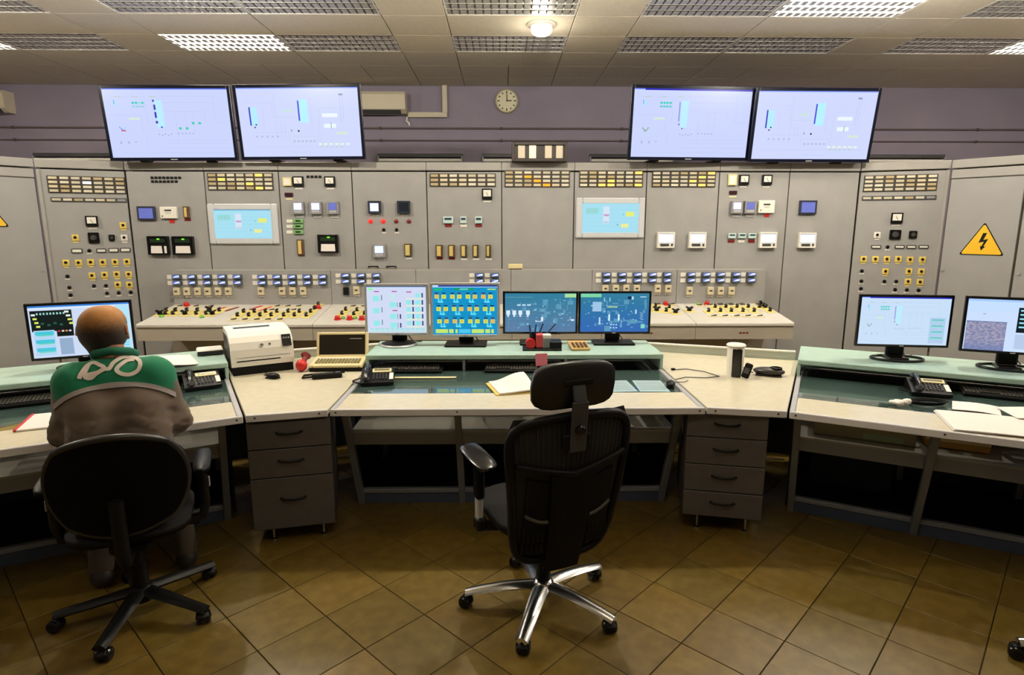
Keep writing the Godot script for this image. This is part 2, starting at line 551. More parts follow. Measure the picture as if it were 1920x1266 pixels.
func luminaire(r: int, k: int, x: float, z: float) -> void:
	var key := "%d_%d" % [r, k]
	var seen: bool = LUMINAIRE_LABELS.has(key)
	var lit: bool = LIT.has(key) or LIT_BEHIND.has(key)
	var l := thing("ceiling_light", LUMINAIRE_LABELS.get(key, "lit louvred ceiling fitting out of the picture, " + LIT_BEHIND.get(key, "")), "ceiling light", Vector3(x, CEILING_HEIGHT, z), 0.0, "louvred ceiling fittings" if seen else "ceiling fittings behind the picture's upper edge")
	part("housing", keep("housing", func():
		var s := shape()
		s.box(Vector3(0, 0.135, 0), Vector3(1.19, 0.01, 0.59))
		for q in [-1, 1]:
			s.box(Vector3(0.59 * q, 0.065, 0), Vector3(0.012, 0.13, 0.592))
			s.box(Vector3(0, 0.065, 0.29 * q), Vector3(1.19, 0.13, 0.012))
		return s), M.white, l)
	var tube := keep("light_tube", func(): return shape().rod(Vector3(-0.57, 0, 0), Vector3(0.57, 0, 0), 0.015, 10))
	for i in 4:
		part("light_tube", tube, M.lit_tube if lit else M.white, l, moved(Vector3(0, 0.095, -0.213 + 0.142 * i)))
	stuff(part("louvre", keep("louvre", func():
		var s := shape()
		for i in 5:   # low long ribs
			s.box(Vector3(0, 0.012, -0.284 + 0.142 * i), Vector3(1.17, 0.022, 0.006))
		for row in 4:   # rows of wedge-shaped cross blades, wide at the foot
			for i in 17:
				var xx := -0.576 + 0.072 * i
				var z0 := -0.28 + 0.142 * row
				var z1 := z0 + 0.1
				var f := [Vector3(xx - 0.028, 0.003, z0), Vector3(xx + 0.028, 0.003, z0), Vector3(xx, 0.056, z0 + 0.012), Vector3(xx - 0.028, 0.003, z1), Vector3(xx + 0.028, 0.003, z1), Vector3(xx, 0.056, z1 - 0.012)]
				s.quad(f[0], f[3], f[5], f[2], Vector3(-0.9, 0.42, 0))
				s.quad(f[1], f[4], f[5], f[2], Vector3(0.9, 0.42, 0))
				s.tri(f[3], f[4], f[5], Vector3(0, 0.35, 0.94), Vector3(0, 0.35, 0.94), Vector3(0, 0.35, 0.94))
				s.tri(f[0], f[1], f[2], Vector3(0, 0.35, -0.94), Vector3(0, 0.35, -0.94), Vector3(0, 0.35, -0.94))
				s.quad(f[0], f[1], f[4], f[3], Vector3.DOWN)
		return s), M.louvre, l))
	if lit:
		var a := AreaLight3D.new()
		a.name = "lamp_glow"
		a.area_size = Vector2(1.12, 0.5)
		a.position = Vector3(0, 0.075 if seen else -0.005, 0)
		a.rotation.x = -PI / 2
		a.light_color = LAMP_COLOR
		a.light_energy = FRONT_ENERGY if seen else BEHIND_ENERGY 
		a.area_range = 30.0
		a.area_attenuation = 2.0
		a.shadow_enabled = true
		l.add_child(a)

func build_wall_fittings() -> void:
	# clock
	var clock := thing("wall_clock", "round pale wall clock with dark hour marks on the lilac wall", "clock", Vector3(0.074, 3.566, -8.95))
	clock.position.y = 3.53
	part("body", shape(moved(Vector3.ZERO, Vector3(PI / 2, 0, 0))).lathe(Vector3.ZERO, [Vector2(0, 0), Vector2(0.16, 0), Vector2(0.165, 0.02), Vector2(0.155, 0.04), Vector2(0.145, 0.036), Vector2(0.142, 0.028), Vector2(0, 0.028)], 36), solid(rgb(168, 160, 132), 0.5), clock)
	part("face", shape(moved(Vector3(0, 0, 0.029), Vector3(PI / 2, 0, 0))).lathe(Vector3.ZERO, [Vector2(0.141, 0), Vector2(0, 0.001)], 36), solid(rgb(206, 200, 172), 0.6), clock)
	for i in 12:
		var a := TAU * i / 12
		part("hour_mark", shape().box(Vector3(sin(a) * 0.115, cos(a) * 0.115, 0.032), Vector3(0.014, 0.03 if i % 3 == 0 else 0.022, 0.003), 0, Basis(Vector3.BACK, -a)), M.black, clock)
	part("hour_hand", shape().box(Vector3(0.032, 0.003, 0.036), Vector3(0.075, 0.012, 0.003)), M.black, clock)
	part("minute_hand", shape().box(Vector3(0.002, 0.04, 0.039), Vector3(0.009, 0.1, 0.003)), M.black, clock)
	# split air conditioners
	for d in [[-1.78, 0.92, "white wall air conditioner half hidden behind the left wall screens"], [-7.2, 0.92, "beige air conditioner end at the left edge of the picture, high on the wall"]]:
		var ac := thing("air_conditioner", d[2], "air conditioner", Vector3(d[0], 3.34, -8.95))
		var profile := PackedVector2Array([Vector2(0, 0.0), Vector2(0.12, 0.0), Vector2(0.19, 0.05), Vector2(0.2, 0.24), Vector2(0.17, 0.28), Vector2(0, 0.28)])
		part("body", shape(Transform3D(Basis(Vector3.BACK, Vector3.UP, Vector3.LEFT), Vector3(d[1] / 2, 0, 0))).slab(profile, 0, d[1]), solid(rgb(196, 186, 164), 0.5), ac)
		part("outlet_flap", shape(moved(Vector3(0, 0.02, 0.158), Vector3(-0.95, 0, 0))).box(Vector3.ZERO, Vector3(d[1] * 0.86, 0.008, 0.07), 0.002), M.dark_grey, ac)
		part("top_grille", shape().box(Vector3(0, 0.283, 0.1), Vector3(d[1] * 0.8, 0.008, 0.12), 0.002), M.grey, ac)
	var duct := thing("pipe_cover", "beige L-shaped pipe cover beside the air conditioner, running up to the ceiling", "pipe cover", Vector3(-0.79, 3.36, -8.95))
	part("riser", shape().box(Vector3(0, 0.185, 0.03), Vector3(0.07, 0.37, 0.06), 0.006), solid(rgb(190, 180, 160), 0.5), duct)
	part("run", shape().box(Vector3(-0.245, -0.02, 0.03), Vector3(0.55, 0.07, 0.06), 0.006), solid(rgb(190, 180, 160), 0.5), duct)
	part("drain_hose", shape().tube([Vector3(-0.53, -0.05, 0.03), Vector3(-0.54, -0.1, 0.035), Vector3(-0.505, -0.13, 0.035), Vector3(-0.5, -0.165, 0.035)], 0.012), M.white, duct)
	# thin cable runs along the wall
	for d in [[3.165, "upper thin cable run along the lilac wall", 0.012], [3.0, "lower thin cable run along the lilac wall", 0.01]]:
		var run := thing("cable_run", d[1], "cable", Vector3(0, d[0], -8.93))
		part("cable", shape().rod(Vector3(-7.9, 0, 0), Vector3(7.9, 0, 0), d[2], 8), solid(rgb(96, 84, 84), 0.7), run)
		var clip := keep("cable_clip", func(): return shape().box(Vector3.ZERO, Vector3(0.03, 0.036, 0.03), 0.004))
		for i in 9:
			part("clip", clip, M.gap, run, moved(Vector3(-6.8 + 1.7 * i, 0, 0)))
	# tube fittings on the wall behind the cabinets, their tops just showing
	for d in [[-1.15, 1.2, "long unlit tube fitting on the wall behind the cabinets, beside the left wall screens"], [0.2, 0.95, "tube fitting on the wall behind the dark display box"], [1.85, 1.2, "tube fitting on the wall half hidden by the right wall screens"], [-5.9, 1.3, "tube fitting low on the wall left of the left wall screens"], [5.7, 1.3, "tube fitting low on the wall right of the right wall screens"]]:
		var f := thing("tube_fitting", d[2], "light fitting", Vector3(d[0], 2.76, -8.95), 0.0, "unlit tube fittings along the back wall")
		part("housing", shape().box(Vector3(0, 0.03, 0.035), Vector3(d[1], 0.05, 0.07), 0.006), M.dark_grey, f)
		part("light_tube", shape().rod(Vector3(-d[1] / 2 + 0.02, -0.035, 0.06), Vector3(d[1] / 2 - 0.02, -0.035, 0.06), 0.024, 10), M.white, f)
		for q in [-1, 1]:
			part("end_cap", shape().box(Vector3(q * (d[1] / 2 - 0.01), -0.02, 0.055), Vector3(0.024, 0.08, 0.06), 0.004), M.grey, f)
const DEVICES := {
	"L": [
		["signal_panel",0.044,2.246,0.701,0.176,7,4,[10],0],
		["window_strip",0.048,2.089,0.686,0.045,7],
		["square_gauge",0.045,1.865,0.111,0.111],
		["yellow_switch",-0.125,1.688,0.07,0.07],
		["yellow_switch",0.328,1.818,0.07,0.07],
		["cream_switch",0.325,1.684,0.07,0.07],
		["black_switch",0.044,1.686,0.103,0.115],
		["black_switch",0.211,1.685,0.057,0.069],
		["tag_window",-0.125,1.548,0.103,0.051],
		["tag_window",0.098,1.547,0.094,0.046],
		["tag_window",0.212,1.55,0.098,0.05],
		["tag_window",0.324,1.551,0.101,0.05],
		["yellow_switch",-0.238,1.422,0.07,0.07],
		["yellow_switch",-0.125,1.419,0.07,0.07],
		["yellow_switch",-0.014,1.422,0.07,0.07],
		["yellow_switch",0.097,1.419,0.07,0.07],
		["yellow_switch",0.212,1.419,0.07,0.07],
		["yellow_switch",0.324,1.42,0.07,0.07],
		["yellow_switch",-0.017,1.276,0.07,0.07],
		["yellow_switch",0.1,1.281,0.07,0.07],
		["yellow_switch",0.214,1.284,0.07,0.07],
		["yellow_switch",0.328,1.28,0.07,0.07],
		["yellow_switch",0.212,1.168,0.07,0.07],
		["yellow_switch",0.324,1.163,0.07,0.07],
		["push_button",-0.012,1.549,0.025,0.025],
		["push_button",-0.24,1.278,0.025,0.025],
		["push_button",-0.236,1.156,0.025,0.025],
		["push_button",-0.234,1.075,0.025,0.025],
		["push_button",-0.011,1.165,0.025,0.025],
		["push_button",0.101,1.163,0.025,0.025],
		["push_button",0.102,1.077,0.025,0.025],
		["push_button",0.213,1.078,0.025,0.025],
		["push_button",0.328,1.079,0.025,0.025]],
	"0": [
		["dot",-0.137,2.332,0.03,0.03],
		["dot",-0.094,2.332,0.03,0.03],
		["dot",-0.051,2.332,0.03,0.03],
		["dot",-0.009,2.332,0.03,0.03],
		["dot",0.034,2.332,0.03,0.03],
		["dot",0.077,2.332,0.03,0.03],
		["dot",0.12,2.332,0.03,0.03],
		["dot",0.163,2.332,0.03,0.03],
		["dot",-0.135,2.292,0.03,0.03],
		["dot",-0.093,2.292,0.03,0.03],
		["dot",-0.05,2.292,0.03,0.03],
		["dot",-0.007,2.292,0.03,0.03],
		["dot",0.036,2.292,0.03,0.03],
		["dot",0.079,2.292,0.03,0.03],
		["dot",0.122,2.292,0.03,0.03],
		["blue_screen",-0.233,1.951,0.193,0.15],
		["white_meter",0.013,1.957,0.181,0.127],
		["strip_gauge",0.206,1.963,0.064,0.127,1],
		["chart_recorder",-0.131,1.6,0.227,0.206,1],
		["chart_recorder",0.142,1.599,0.23,0.204,0]],
	"1": [
		["signal_panel",-0.009,2.291,0.713,0.183,7,4,[5,8,18,26],1],
		["operator_panel",-0.01,1.834,0.768,0.443]],
	"2": [
		["cream_meter",-0.301,2.291,0.096,0.091],
		["square_gauge",-0.182,2.294,0.114,0.108],
		["square_gauge",0.163,2.294,0.113,0.108],
		["dot",-0.075,2.345,0.03,0.03],
		["dot",-0.031,2.345,0.03,0.03],
		["dot",0.012,2.345,0.03,0.03],
		["dot",0.056,2.345,0.03,0.03],
		["small_display",-0.296,2.152,0.09,0.042],
		["grey_controller",-0.197,2.01,0.126,0.139],
		["grey_controller",-0.003,2.01,0.127,0.139],
		["grey_controller",0.184,2.01,0.127,0.139],
		["green_display",-0.209,1.866,0.109,0.044],
		["green_display",-0.213,1.808,0.109,0.044],
		["green_display",-0.217,1.746,0.11,0.044],
		["strip_gauge",-0.201,1.579,0.074,0.172,1],
		["chart_recorder",0.112,1.619,0.224,0.203,0]],
	"3": [
		["dark_controller",-0.166,2.017,0.138,0.137,1],
		["dark_controller",0.156,2.017,0.141,0.137,0],
		["red_lamp",-0.222,1.865,0.045,0.045,1],
		["red_lamp",-0.08,1.865,0.045,0.045,1],
		["red_lamp",0.063,1.865,0.045,0.045,0],
		["red_lamp",0.205,1.865,0.045,0.045,0],
		["push_button",-0.078,1.771,0.03,0.03],
		["push_button",0.065,1.771,0.03,0.03],
		["grey_controller",-0.133,1.538,0.135,0.147],
		["strip_gauge",0.189,1.547,0.084,0.141,0],
		["pull_handle",-0.209,1.333,0.108,0.063],
		["pull_handle",-0.007,1.333,0.108,0.063]],
	"4": [
		["signal_panel",-0.014,2.311,0.727,0.139,7,3,[],1],
		["square_gauge",0.254,2.161,0.112,0.115],
		["digital_meter",-0.183,1.879,0.113,0.076],
		["digital_meter",-0.013,1.879,0.071,0.076],
		["digital_meter",0.156,1.879,0.08,0.076],
		["strip_gauge",-0.286,1.537,0.08,0.137,1],
		["strip_gauge",-0.148,1.537,0.076,0.137,1],
		["strip_gauge",-0.012,1.537,0.072,0.137,0],
		["strip_gauge",0.122,1.537,0.069,0.137,0],
		["strip_gauge",0.265,1.537,0.06,0.137,0]],
	"5": [
		["signal_panel",-0.01,2.325,0.721,0.177,7,4,[9,17,25],2]],
	"6": [
		["signal_panel",0.003,2.325,0.707,0.175,7,4,[6,17,23,24,27],1],
		["operator_panel",0.006,1.9,0.771,0.478]],
	"7": [
		["signal_panel",0.005,2.323,0.708,0.169,7,4,[6,12,18,26],1],
		["white_controller",-0.17,1.656,0.194,0.176],
		["white_controller",0.185,1.656,0.194,0.176]],
	"8": [
		["cream_meter",-0.253,2.317,0.096,0.121],
		["square_gauge",-0.122,2.317,0.108,0.109],
		["square_gauge",0.135,2.317,0.108,0.109],
		["small_display",-0.233,2.18,0.087,0.038],
		["grey_controller",-0.188,2.019,0.126,0.138],
		["grey_controller",-0.038,2.019,0.126,0.138],
		["white_meter",0.146,2.024,0.181,0.14],
		["white_controller",0.186,1.656,0.195,0.176],
		["digital_meter",-0.218,1.704,0.085,0.057],
		["digital_meter",-0.103,1.704,0.085,0.057],
		["digital_meter",0.012,1.704,0.085,0.057]],
	"9": [
		["blue_screen",-0.168,2.018,0.193,0.152],
		["white_controller",-0.153,1.653,0.195,0.17]],
	"R": [
		["signal_panel",-0.035,2.275,0.694,0.174,7,4,[],0],
		["window_strip",-0.032,2.117,0.702,0.046,7],
		["square_gauge",-0.026,1.899,0.112,0.116],
		["cream_switch",-0.195,1.712,0.07,0.07],
		["black_switch",-0.024,1.719,0.111,0.105],
		["black_switch",0.145,1.72,0.077,0.081],
		["tag_window",-0.194,1.582,0.099,0.041],
		["tag_window",0.033,1.585,0.097,0.041],
		["tag_window",0.144,1.586,0.095,0.041],
		["tag_window",0.258,1.588,0.096,0.04],
		["yellow_switch",-0.304,1.443,0.07,0.07],
		["yellow_switch",-0.188,1.445,0.07,0.07],
		["yellow_switch",-0.076,1.447,0.07,0.07],
		["yellow_switch",0.034,1.45,0.07,0.07],
		["yellow_switch",0.146,1.446,0.07,0.07],
		["yellow_switch",0.262,1.448,0.07,0.07],
		["yellow_switch",-0.076,1.31,0.07,0.07],
		["yellow_switch",0.149,1.317,0.07,0.07],
		["yellow_switch",0.265,1.317,0.07,0.07],
		["yellow_switch",0.151,1.204,0.07,0.07],
		["yellow_switch",0.265,1.202,0.07,0.07],
		["push_button",-0.082,1.583,0.025,0.025],
		["push_button",-0.308,1.31,0.025,0.025],
		["push_button",-0.302,1.195,0.025,0.025],
		["push_button",-0.3,1.109,0.025,0.025],
		["push_button",-0.076,1.199,0.025,0.025],
		["push_button",0.038,1.203,0.025,0.025],
		["push_button",0.037,1.11,0.025,0.025],
		["push_button",0.15,1.112,0.025,0.025],
		["push_button",0.261,1.113,0.025,0.025]]}
const CONSOLE_METERS := [
	[[-3.554,-3.388,-3.225,-3.062,-2.896],1.233,[-3.567,-3.456,-3.339,-3.23,-3.117,-3.006],1.106],
	[[-2.628,-2.464,-2.301,-2.137,-1.967],1.231,[-2.649,-2.417,-2.303,-2.188],1.108],
	[[-1.717,-1.545,-1.38],1.245,[-1.603],1.115],
	[[-0.247,-0.078],1.246,[],1.136],
	[[1.155,1.328,1.497,1.665,1.828],1.251,[1.147,1.262,1.379,1.495,1.729,1.846],1.128],
	[[2.096,2.262,2.425,2.596,2.765],1.251,[2.085,2.32,2.434,2.555],1.102]]
const BENCH_CONTROLS := {
	"rotary_knob": [[-3.503,0.336],[-3.425,0.335],[-3.185,0.333],[-3.082,0.332],[-3.575,0.461],[-3.463,0.46],[-3.344,0.459],[-3.232,0.458],[-3,0.456],[-2.73,0.263],[-2.614,0.262],[-2.498,0.261],[-2.383,0.26],[-2.254,0.259],[-2.144,0.258],[-2.022,0.257],[-2.723,0.405],[-2.611,0.404],[-2.493,0.403],[-2.374,0.402],[-2.256,0.401],[-2.138,0.4],[-2.019,0.399],[-2.017,0.527],[-2.022,0.734],[-1.67,0.474],[-1.544,0.449],[-1.544,0.304],[-1.671,0.32],[-1.436,0.318],[2.201,0.395],[2.327,0.394],[2.443,0.393],[2.567,0.392],[2.687,0.391],[2.326,0.56],[2.443,0.559],[2.565,0.558],[2.688,0.557],[2.811,0.556],[2.928,0.555],[2.921,0.876],[2.929,0.73],[2.865,0.408],[2.921,0.614],[1.819,0.55],[1.945,0.564],[1.75,0.409],[1.682,0.6]],
	"wide_knob": [[-3.601,0.337],[-3.302,0.334],[-3.017,0.331],[-3.12,0.487],[1.654,0.433],[1.958,0.43],[1.835,0.353]],
	"flat_key": [[-2.718,0.127],[-2.605,0.126],[-2.485,0.125],[-2.371,0.124],[-2.252,0.123],[-2.678,0.493],[-2.465,0.491],[-2.232,0.489],[-3.635,0.653],[-3.52,0.652],[-3.343,0.65],[-3.18,0.649],[-2.459,0.643],[-2.343,0.642],[-2.227,0.641],[-1.634,0.636],[-1.518,0.635],[2.191,0.215],[2.308,0.214],[2.431,0.213],[2.548,0.212],[2.671,0.211],[2.416,0.806],[2.53,0.805],[2.65,0.804],[2.299,0.654],[2.417,0.653],[2.535,0.652],[2.659,0.651],[1.805,0.724],[1.904,0.748],[2.178,0.645],[1.721,0.76]],
	"red_button": [[-3.462,0.757],[-1.672,0.145],[-1.549,0.144],[-1.424,0.142],[-1.989,0.567],[1.819,0.885],[2.28,0.865]],
	"green_lamp": [[-1.623,0.18],[-1.502,0.179],[2.178,0.84],[-3.5,0.252],[-3.077,0.225]]}

# ---------------------------------------------------------------- control cabinets
const JOINTS := [-4.11, -3.26, -2.45, -1.65, -0.83, 0.0, 0.805, 1.61, 2.42, 3.205, 3.99]
const CABINET_TOP := 2.5
const CABINET_LABELS := {
	"0": "grey control cabinet with two black chart recorders side by side", "1": "grey control cabinet with a pale blue operator screen left of the bench middle",
	"2": "grey control cabinet with three grey controllers in a row and one black recorder", "3": "grey control cabinet with four red lamps in a row",
	"4": "grey control cabinet with a row of five slim upright indicators", "5": "grey control cabinet bare but for a signal panel with orange windows",
	"6": "grey control cabinet with an operator screen and signal panel, right of the bare one", "7": "grey control cabinet with two small white controllers below empty steel",
	"8": "grey control cabinet with cream meter, two gauges and two grey controllers", "9": "grey control cabinet with one dark blue screen above one white controller",
	"L": "angled grey cabinet with rows of yellow switches at the left end", "R": "angled grey cabinet with rows of yellow switches at the right end",
}

func build_cabinets() -> void:
	for i in 10:
		var w: float = JOINTS[i + 1] - JOINTS[i]
		cabinet(str(i), Vector3((JOINTS[i] + JOINTS[i + 1]) / 2, 0, -6.9), 0.0, w)
	var a := deg_to_rad(23.0)
	cabinet("L", Vector3(JOINTS[0] - 0.006 - 0.4 * cos(a), 0, -6.9 + 0.4 * sin(a)), a, 0.796)
	cabinet("R", Vector3(JOINTS[10] + 0.006 + 0.4225 * cos(a), 0, -6.9 + 0.4225 * sin(a)), -a, 0.841)
	# plain doored cabinets that close the row at both ends
	var b := deg_to_rad(55.0)
	var left := Vector3(JOINTS[0] - 0.014 - 0.8 * cos(a), 0, -6.9 + 0.8 * sin(a))
	var right := Vector3(JOINTS[10] + 0.014 + 0.845 * cos(a), 0, -6.9 + 0.845 * sin(a))
	door_cabinet(left + Vector3(-cos(b), 0, sin(b)) * 0.36, b, 0.72, "plain doored cabinet at the left end of the cabinet row", -0.116, 0.31)
	door_cabinet(left + Vector3(-cos(b), 0, sin(b)) * 1.08, b, 0.72, "plain cabinet beyond the left warning sign, out of the picture", 9.0, 0.31)
	door_cabinet(right + Vector3(cos(b), 0, sin(b)) * 0.325, -b, 0.65, "plain doored cabinet bearing the warning triangle at the right end of the row", 0.037, -0.29)
	door_cabinet(right + Vector3(cos(b), 0, sin(b)) * 1.01, -b, 0.72, "plain cabinet cut by the right edge of the picture", 9.0, -0.31)

func cabinet_body(o: Node3D, w: float) -> void:
	part("body", shape().box(Vector3(0, 1.2, -0.306), Vector3(w - 0.002, 2.4, 0.6), 0.004), M.gap, o)
	part("plinth", shape().box(Vector3(0, 0.05, -0.012), Vector3(w - 0.01, 0.1, 0.03)), M.dark_grey, o)
	part("top_trim", shape().box(Vector3(0, 2.456, -0.298), Vector3(w - 0.003, 0.088, 0.63), 0.006), M.panel_trim, o)

func cabinet(key: String, at: Vector3, turn: float, w: float) -> void:
	var o := thing("control_cabinet", CABINET_LABELS[key], "control cabinet", at, turn, "control cabinets in the row along the wall")
	cabinet_body(o, w)
	part("front_panel", shape().box(Vector3(0, 1.25, -0.003), Vector3(w - 0.011, 2.296, 0.018), 0.004), M.panel, o)
	if turn != 0.0:
		part("edge_post", shape().box(Vector3(-signf(turn) * (w / 2 - 0.022), 1.25, 0.008), Vector3(0.034, 2.29, 0.02), 0.004), M.panel_trim, o)
	for d in DEVICES[key]:
		device(o, d)

func door_cabinet(at: Vector3, turn: float, w: float, label: String, sign_x: float, latch_x: float) -> void:
	var o := thing("plain_cabinet", label, "cabinet", at, turn, "plain doored cabinets at the ends of the row")
	cabinet_body(o, w)
	part("door", shape().box(Vector3(0, 1.2, -0.002), Vector3(w - 0.02, 2.2, 0.02), 0.004), M.panel, o)
	part("header", shape().box(Vector3(0, 2.355, -0.004), Vector3(w - 0.012, 0.09, 0.018), 0.004), M.panel_trim, o)
	part("latch", shape(moved(Vector3(latch_x, 1.34, 0.008), Vector3(PI / 2, 0, 0))).lathe(Vector3.ZERO, [Vector2(0.016, 0), Vector2(0.016, 0.008), Vector2(0, 0.01)], 12), M.grey, o)
	if sign_x < 2.0:
		var f := Basis(Vector3.UP, turn)
		warning_sign(at + f * Vector3(sign_x, 1.52 if sign_x > 0.0 else 1.81, 0.0085), turn, "left" if sign_x < 0.0 else "right")

func warning_sign(at: Vector3, turn: float, side: String) -> void:
	var s := thing("warning_sign", "yellow triangular high voltage warning sign with a black bolt" if side == "right" else "yellow warning triangle cut off by the left edge of the picture", "sign", at, turn)
	var tri_at := func(r: float) -> PackedVector2Array:
		var p := PackedVector2Array()
		var h := 0.372 * 0.866
		for k in 3:
			var c := Vector2(0, h / 3) + Vector2.from_angle(PI / 2 + TAU * k / 3) * (h * 2 / 3 - 2.0 * r)
			for i in 5:
				p.append(c + Vector2.from_angle(PI / 2 + TAU * k / 3 - PI / 3 + PI * 2 / 3 * i / 4.0) * 0.012)
		return p
	part("border", shape().slab(tri_at.call(0.006), 0.0, 0.0025), M.black, s)
	part("field", shape().slab(tri_at.call(0.0155), 0.0025, 0.0032), solid(rgb(236, 186, 20), 0.45), s)
	var bolt := PackedVector2Array([Vector2(-0.004, 0.222), Vector2(0.03, 0.222), Vector2(0.006, 0.152), Vector2(0.046, 0.162), Vector2(0.014, 0.085), Vector2(0.03, 0.083), Vector2(-0.006, 0.042), Vector2(-0.017, 0.09), Vector2(-0.004, 0.087), Vector2(0.012, 0.133), Vector2(-0.034, 0.122)])
	part("bolt", shape().slab(bolt, 0.0032, 0.004), M.black, s)

func framed(w: float, h: float, depth: float, rim: float, bevel := 0.003) -> Shape:
	var s := shape()
	s.box(Vector3(0, 0, depth / 2), Vector3(w - rim, h - rim, depth * 0.7))
	for q in [-1, 1]:
		s.box(Vector3(q * (w - rim) / 2, 0, depth / 2), Vector3(rim, h, depth), bevel)
		s.box(Vector3(0, q * (h - rim) / 2, depth / 2), Vector3(w - rim * 2, rim, depth), bevel)
	return s

var salt := 0

# one instrument set into a cabinet's front; x, y are its centre on the panel
func device(o: Node3D, d: Array) -> void:
	var w: float = d[3]
	var h: float = d[4]
	var size_key := "%s_%.3f_%.3f" % [d[0], w, h]
	var xf := moved(Vector3(d[1], d[2], 0.006))
	salt += 1
	match d[0]:
		"signal_panel":
			var cols: int = d[5]
			var rows: int = d[6]
			var p := part("signal_panel", shape().box(Vector3(0, 0, 0.006), Vector3(w, h, 0.012), 0.002), solid(rgb(52, 46, 38), 0.5), o, xf)
			var cw := w / cols
			var ch := h / rows
			var m := keep("pane_%.3f_%.3f" % [cw, ch], func(): return shape().box(Vector3(0, 0, 0.013), Vector3(cw - 0.023, ch - 0.018, 0.008), 0.002))
			for r in rows:
				for c in cols:
					var n := r * cols + c
					var lit: bool = n in d[7]
					var look: Material = [M.pane_white, M.pane_amber, M.pane_orange][d[8]] if lit else M.pane_off[(n * 7 + salt * 3 + n / 5) % 5]
					part("signal_light", m, look, p, moved(Vector3((c + 0.5) * cw - w / 2, h / 2 - (r + 0.5) * ch, 0)))
		"window_strip":
			var p := part("signal_strip", shape().box(Vector3(0, 0, 0.005), Vector3(w, h, 0.01), 0.002), M.dark_grey, o, xf)
			for c in 7:
				part("strip_window", keep("strip_pane", func(): return shape().box(Vector3(0, 0, 0.011), Vector3(0.078, 0.024, 0.006), 0.002)), M.pane_off[(c + salt) % 5] if c < 6 else M.grey, p, moved(Vector3((c + 0.5) * w / 7 - w / 2, 0, 0)))
		"tag_window":
			var p := part("tag_frame", keep(size_key, func(): return shape().slab(rounded(w, h, 0.012), 0.0, 0.01, 0.002)), M.dark_grey, o, xf)
			part("tag", keep(size_key + "t", func(): return shape().box(Vector3(0, 0, 0.01), Vector3(w - 0.022, h - 0.022, 0.004), 0.001)), M.white, p)
		"square_gauge":
			var p := part("gauge", keep(size_key, func(): return framed(w, h, 0.03, 0.014)), M.black, o, xf)
			part("dial", keep(size_key + "f", func(): return shape().box(Vector3(0, 0.008, 0.0265), Vector3(w - 0.028, h - 0.044, 0.003))), M.white, p)
			part("lower_cover", keep(size_key + "c", func(): return shape().box(Vector3(0, -h / 2 + 0.022, 0.028), Vector3(w - 0.028, 0.018, 0.006), 0.002)), M.black, p)
			part("needle", keep("needle", func(): return shape().box(Vector3(0, 0, 0.029), Vector3(0.004, 0.045, 0.002), 0, Basis(Vector3.BACK, 0.5))), M.black, p)
			part("name_tag", keep("name_tag", func(): return shape().box(Vector3(0, 0, 0.002), Vector3(0.08, 0.016, 0.004), 0.001)), M.white, o, moved(Vector3(d[1], d[2] - h / 2 - 0.02, 0.006)))
		"cream_meter":
			var p := part("panel_meter", keep(size_key, func(): return framed(w, h, 0.026, 0.012)), M.cream, o, xf)
			part("dial", keep(size_key + "f", func(): return shape().box(Vector3(0, 0, 0.022), Vector3(w - 0.03, h - 0.03, 0.004))), M.white, p)
		"yellow_switch", "cream_switch":
			var p := part("selector_switch", keep("switch_plate", func(): return shape().box(Vector3(0, 0, 0.005), Vector3(0.064, 0.068, 0.01), 0.003)), M.yellow if d[0] == "yellow_switch" else M.white, o, xf)
			part("knob", keep("switch_knob", func(): return shape(moved(Vector3(0, 0.004, 0), Vector3(PI / 2, 0, 0))).lathe(Vector3.ZERO, [Vector2(0.015, 0.01), Vector2(0.013, 0.022), Vector2(0, 0.022)], 12).box(Vector3(0, 0.028, 0), Vector3(0.01, 0.014, 0.03), 0.002)), M.black, p)
			part("name_tag", keep("switch_tag", func(): return shape().box(Vector3(0, -0.047, 0.002), Vector3(0.05, 0.014, 0.004), 0.001)), M.pale_yellow if d[0] == "yellow_switch" else M.white, p)
		"black_switch":
			var p := part("black_switch", keep(size_key, func(): return shape().box(Vector3(0, 0, 0.012), Vector3(w, h, 0.024), 0.006)), M.gloss_black, o, xf)
			part("knob", keep(size_key + "k", func(): return shape(moved(Vector3.ZERO, Vector3(PI / 2, 0, 0))).lathe(Vector3.ZERO, [Vector2(w * 0.3, 0.024), Vector2(w * 0.27, 0.04), Vector2(0, 0.04)], 16).box(Vector3(0, 0.048, 0), Vector3(w * 0.14, 0.018, w * 0.5), 0.003)), M.dark_grey, p)
		"push_button":
			var p := part("push_button", keep("push_button", func(): return shape(moved(Vector3.ZERO, Vector3(PI / 2, 0, 0))).lathe(Vector3.ZERO, [Vector2(0.019, 0), Vector2(0.019, 0.008), Vector2(0.014, 0.012), Vector2(0.013, 0.024), Vector2(0, 0.026)], 12)), M.black, o, xf)
			part("name_tag", keep("button_tag", func(): return shape().box(Vector3(0, -0.032, 0.002), Vector3(0.05, 0.014, 0.004), 0.001)), M.white, p)
		"dot":
			part("indicator", keep("indicator", func(): return shape().box(Vector3(0, 0, 0.006), Vector3(0.03, 0.026, 0.012), 0.003)), M.black, o, xf)
		"blue_screen":
			var p := part("small_display", keep(size_key, func(): return framed(w, h, 0.03, 0.02)), solid(rgb(38, 42, 62), 0.4), o, xf)
			part("display_glass", keep(size_key + "g", func(): return shape().box(Vector3(0, 0, 0.026), Vector3(w - 0.04, h - 0.04, 0.003))), M.blue_glow, p)
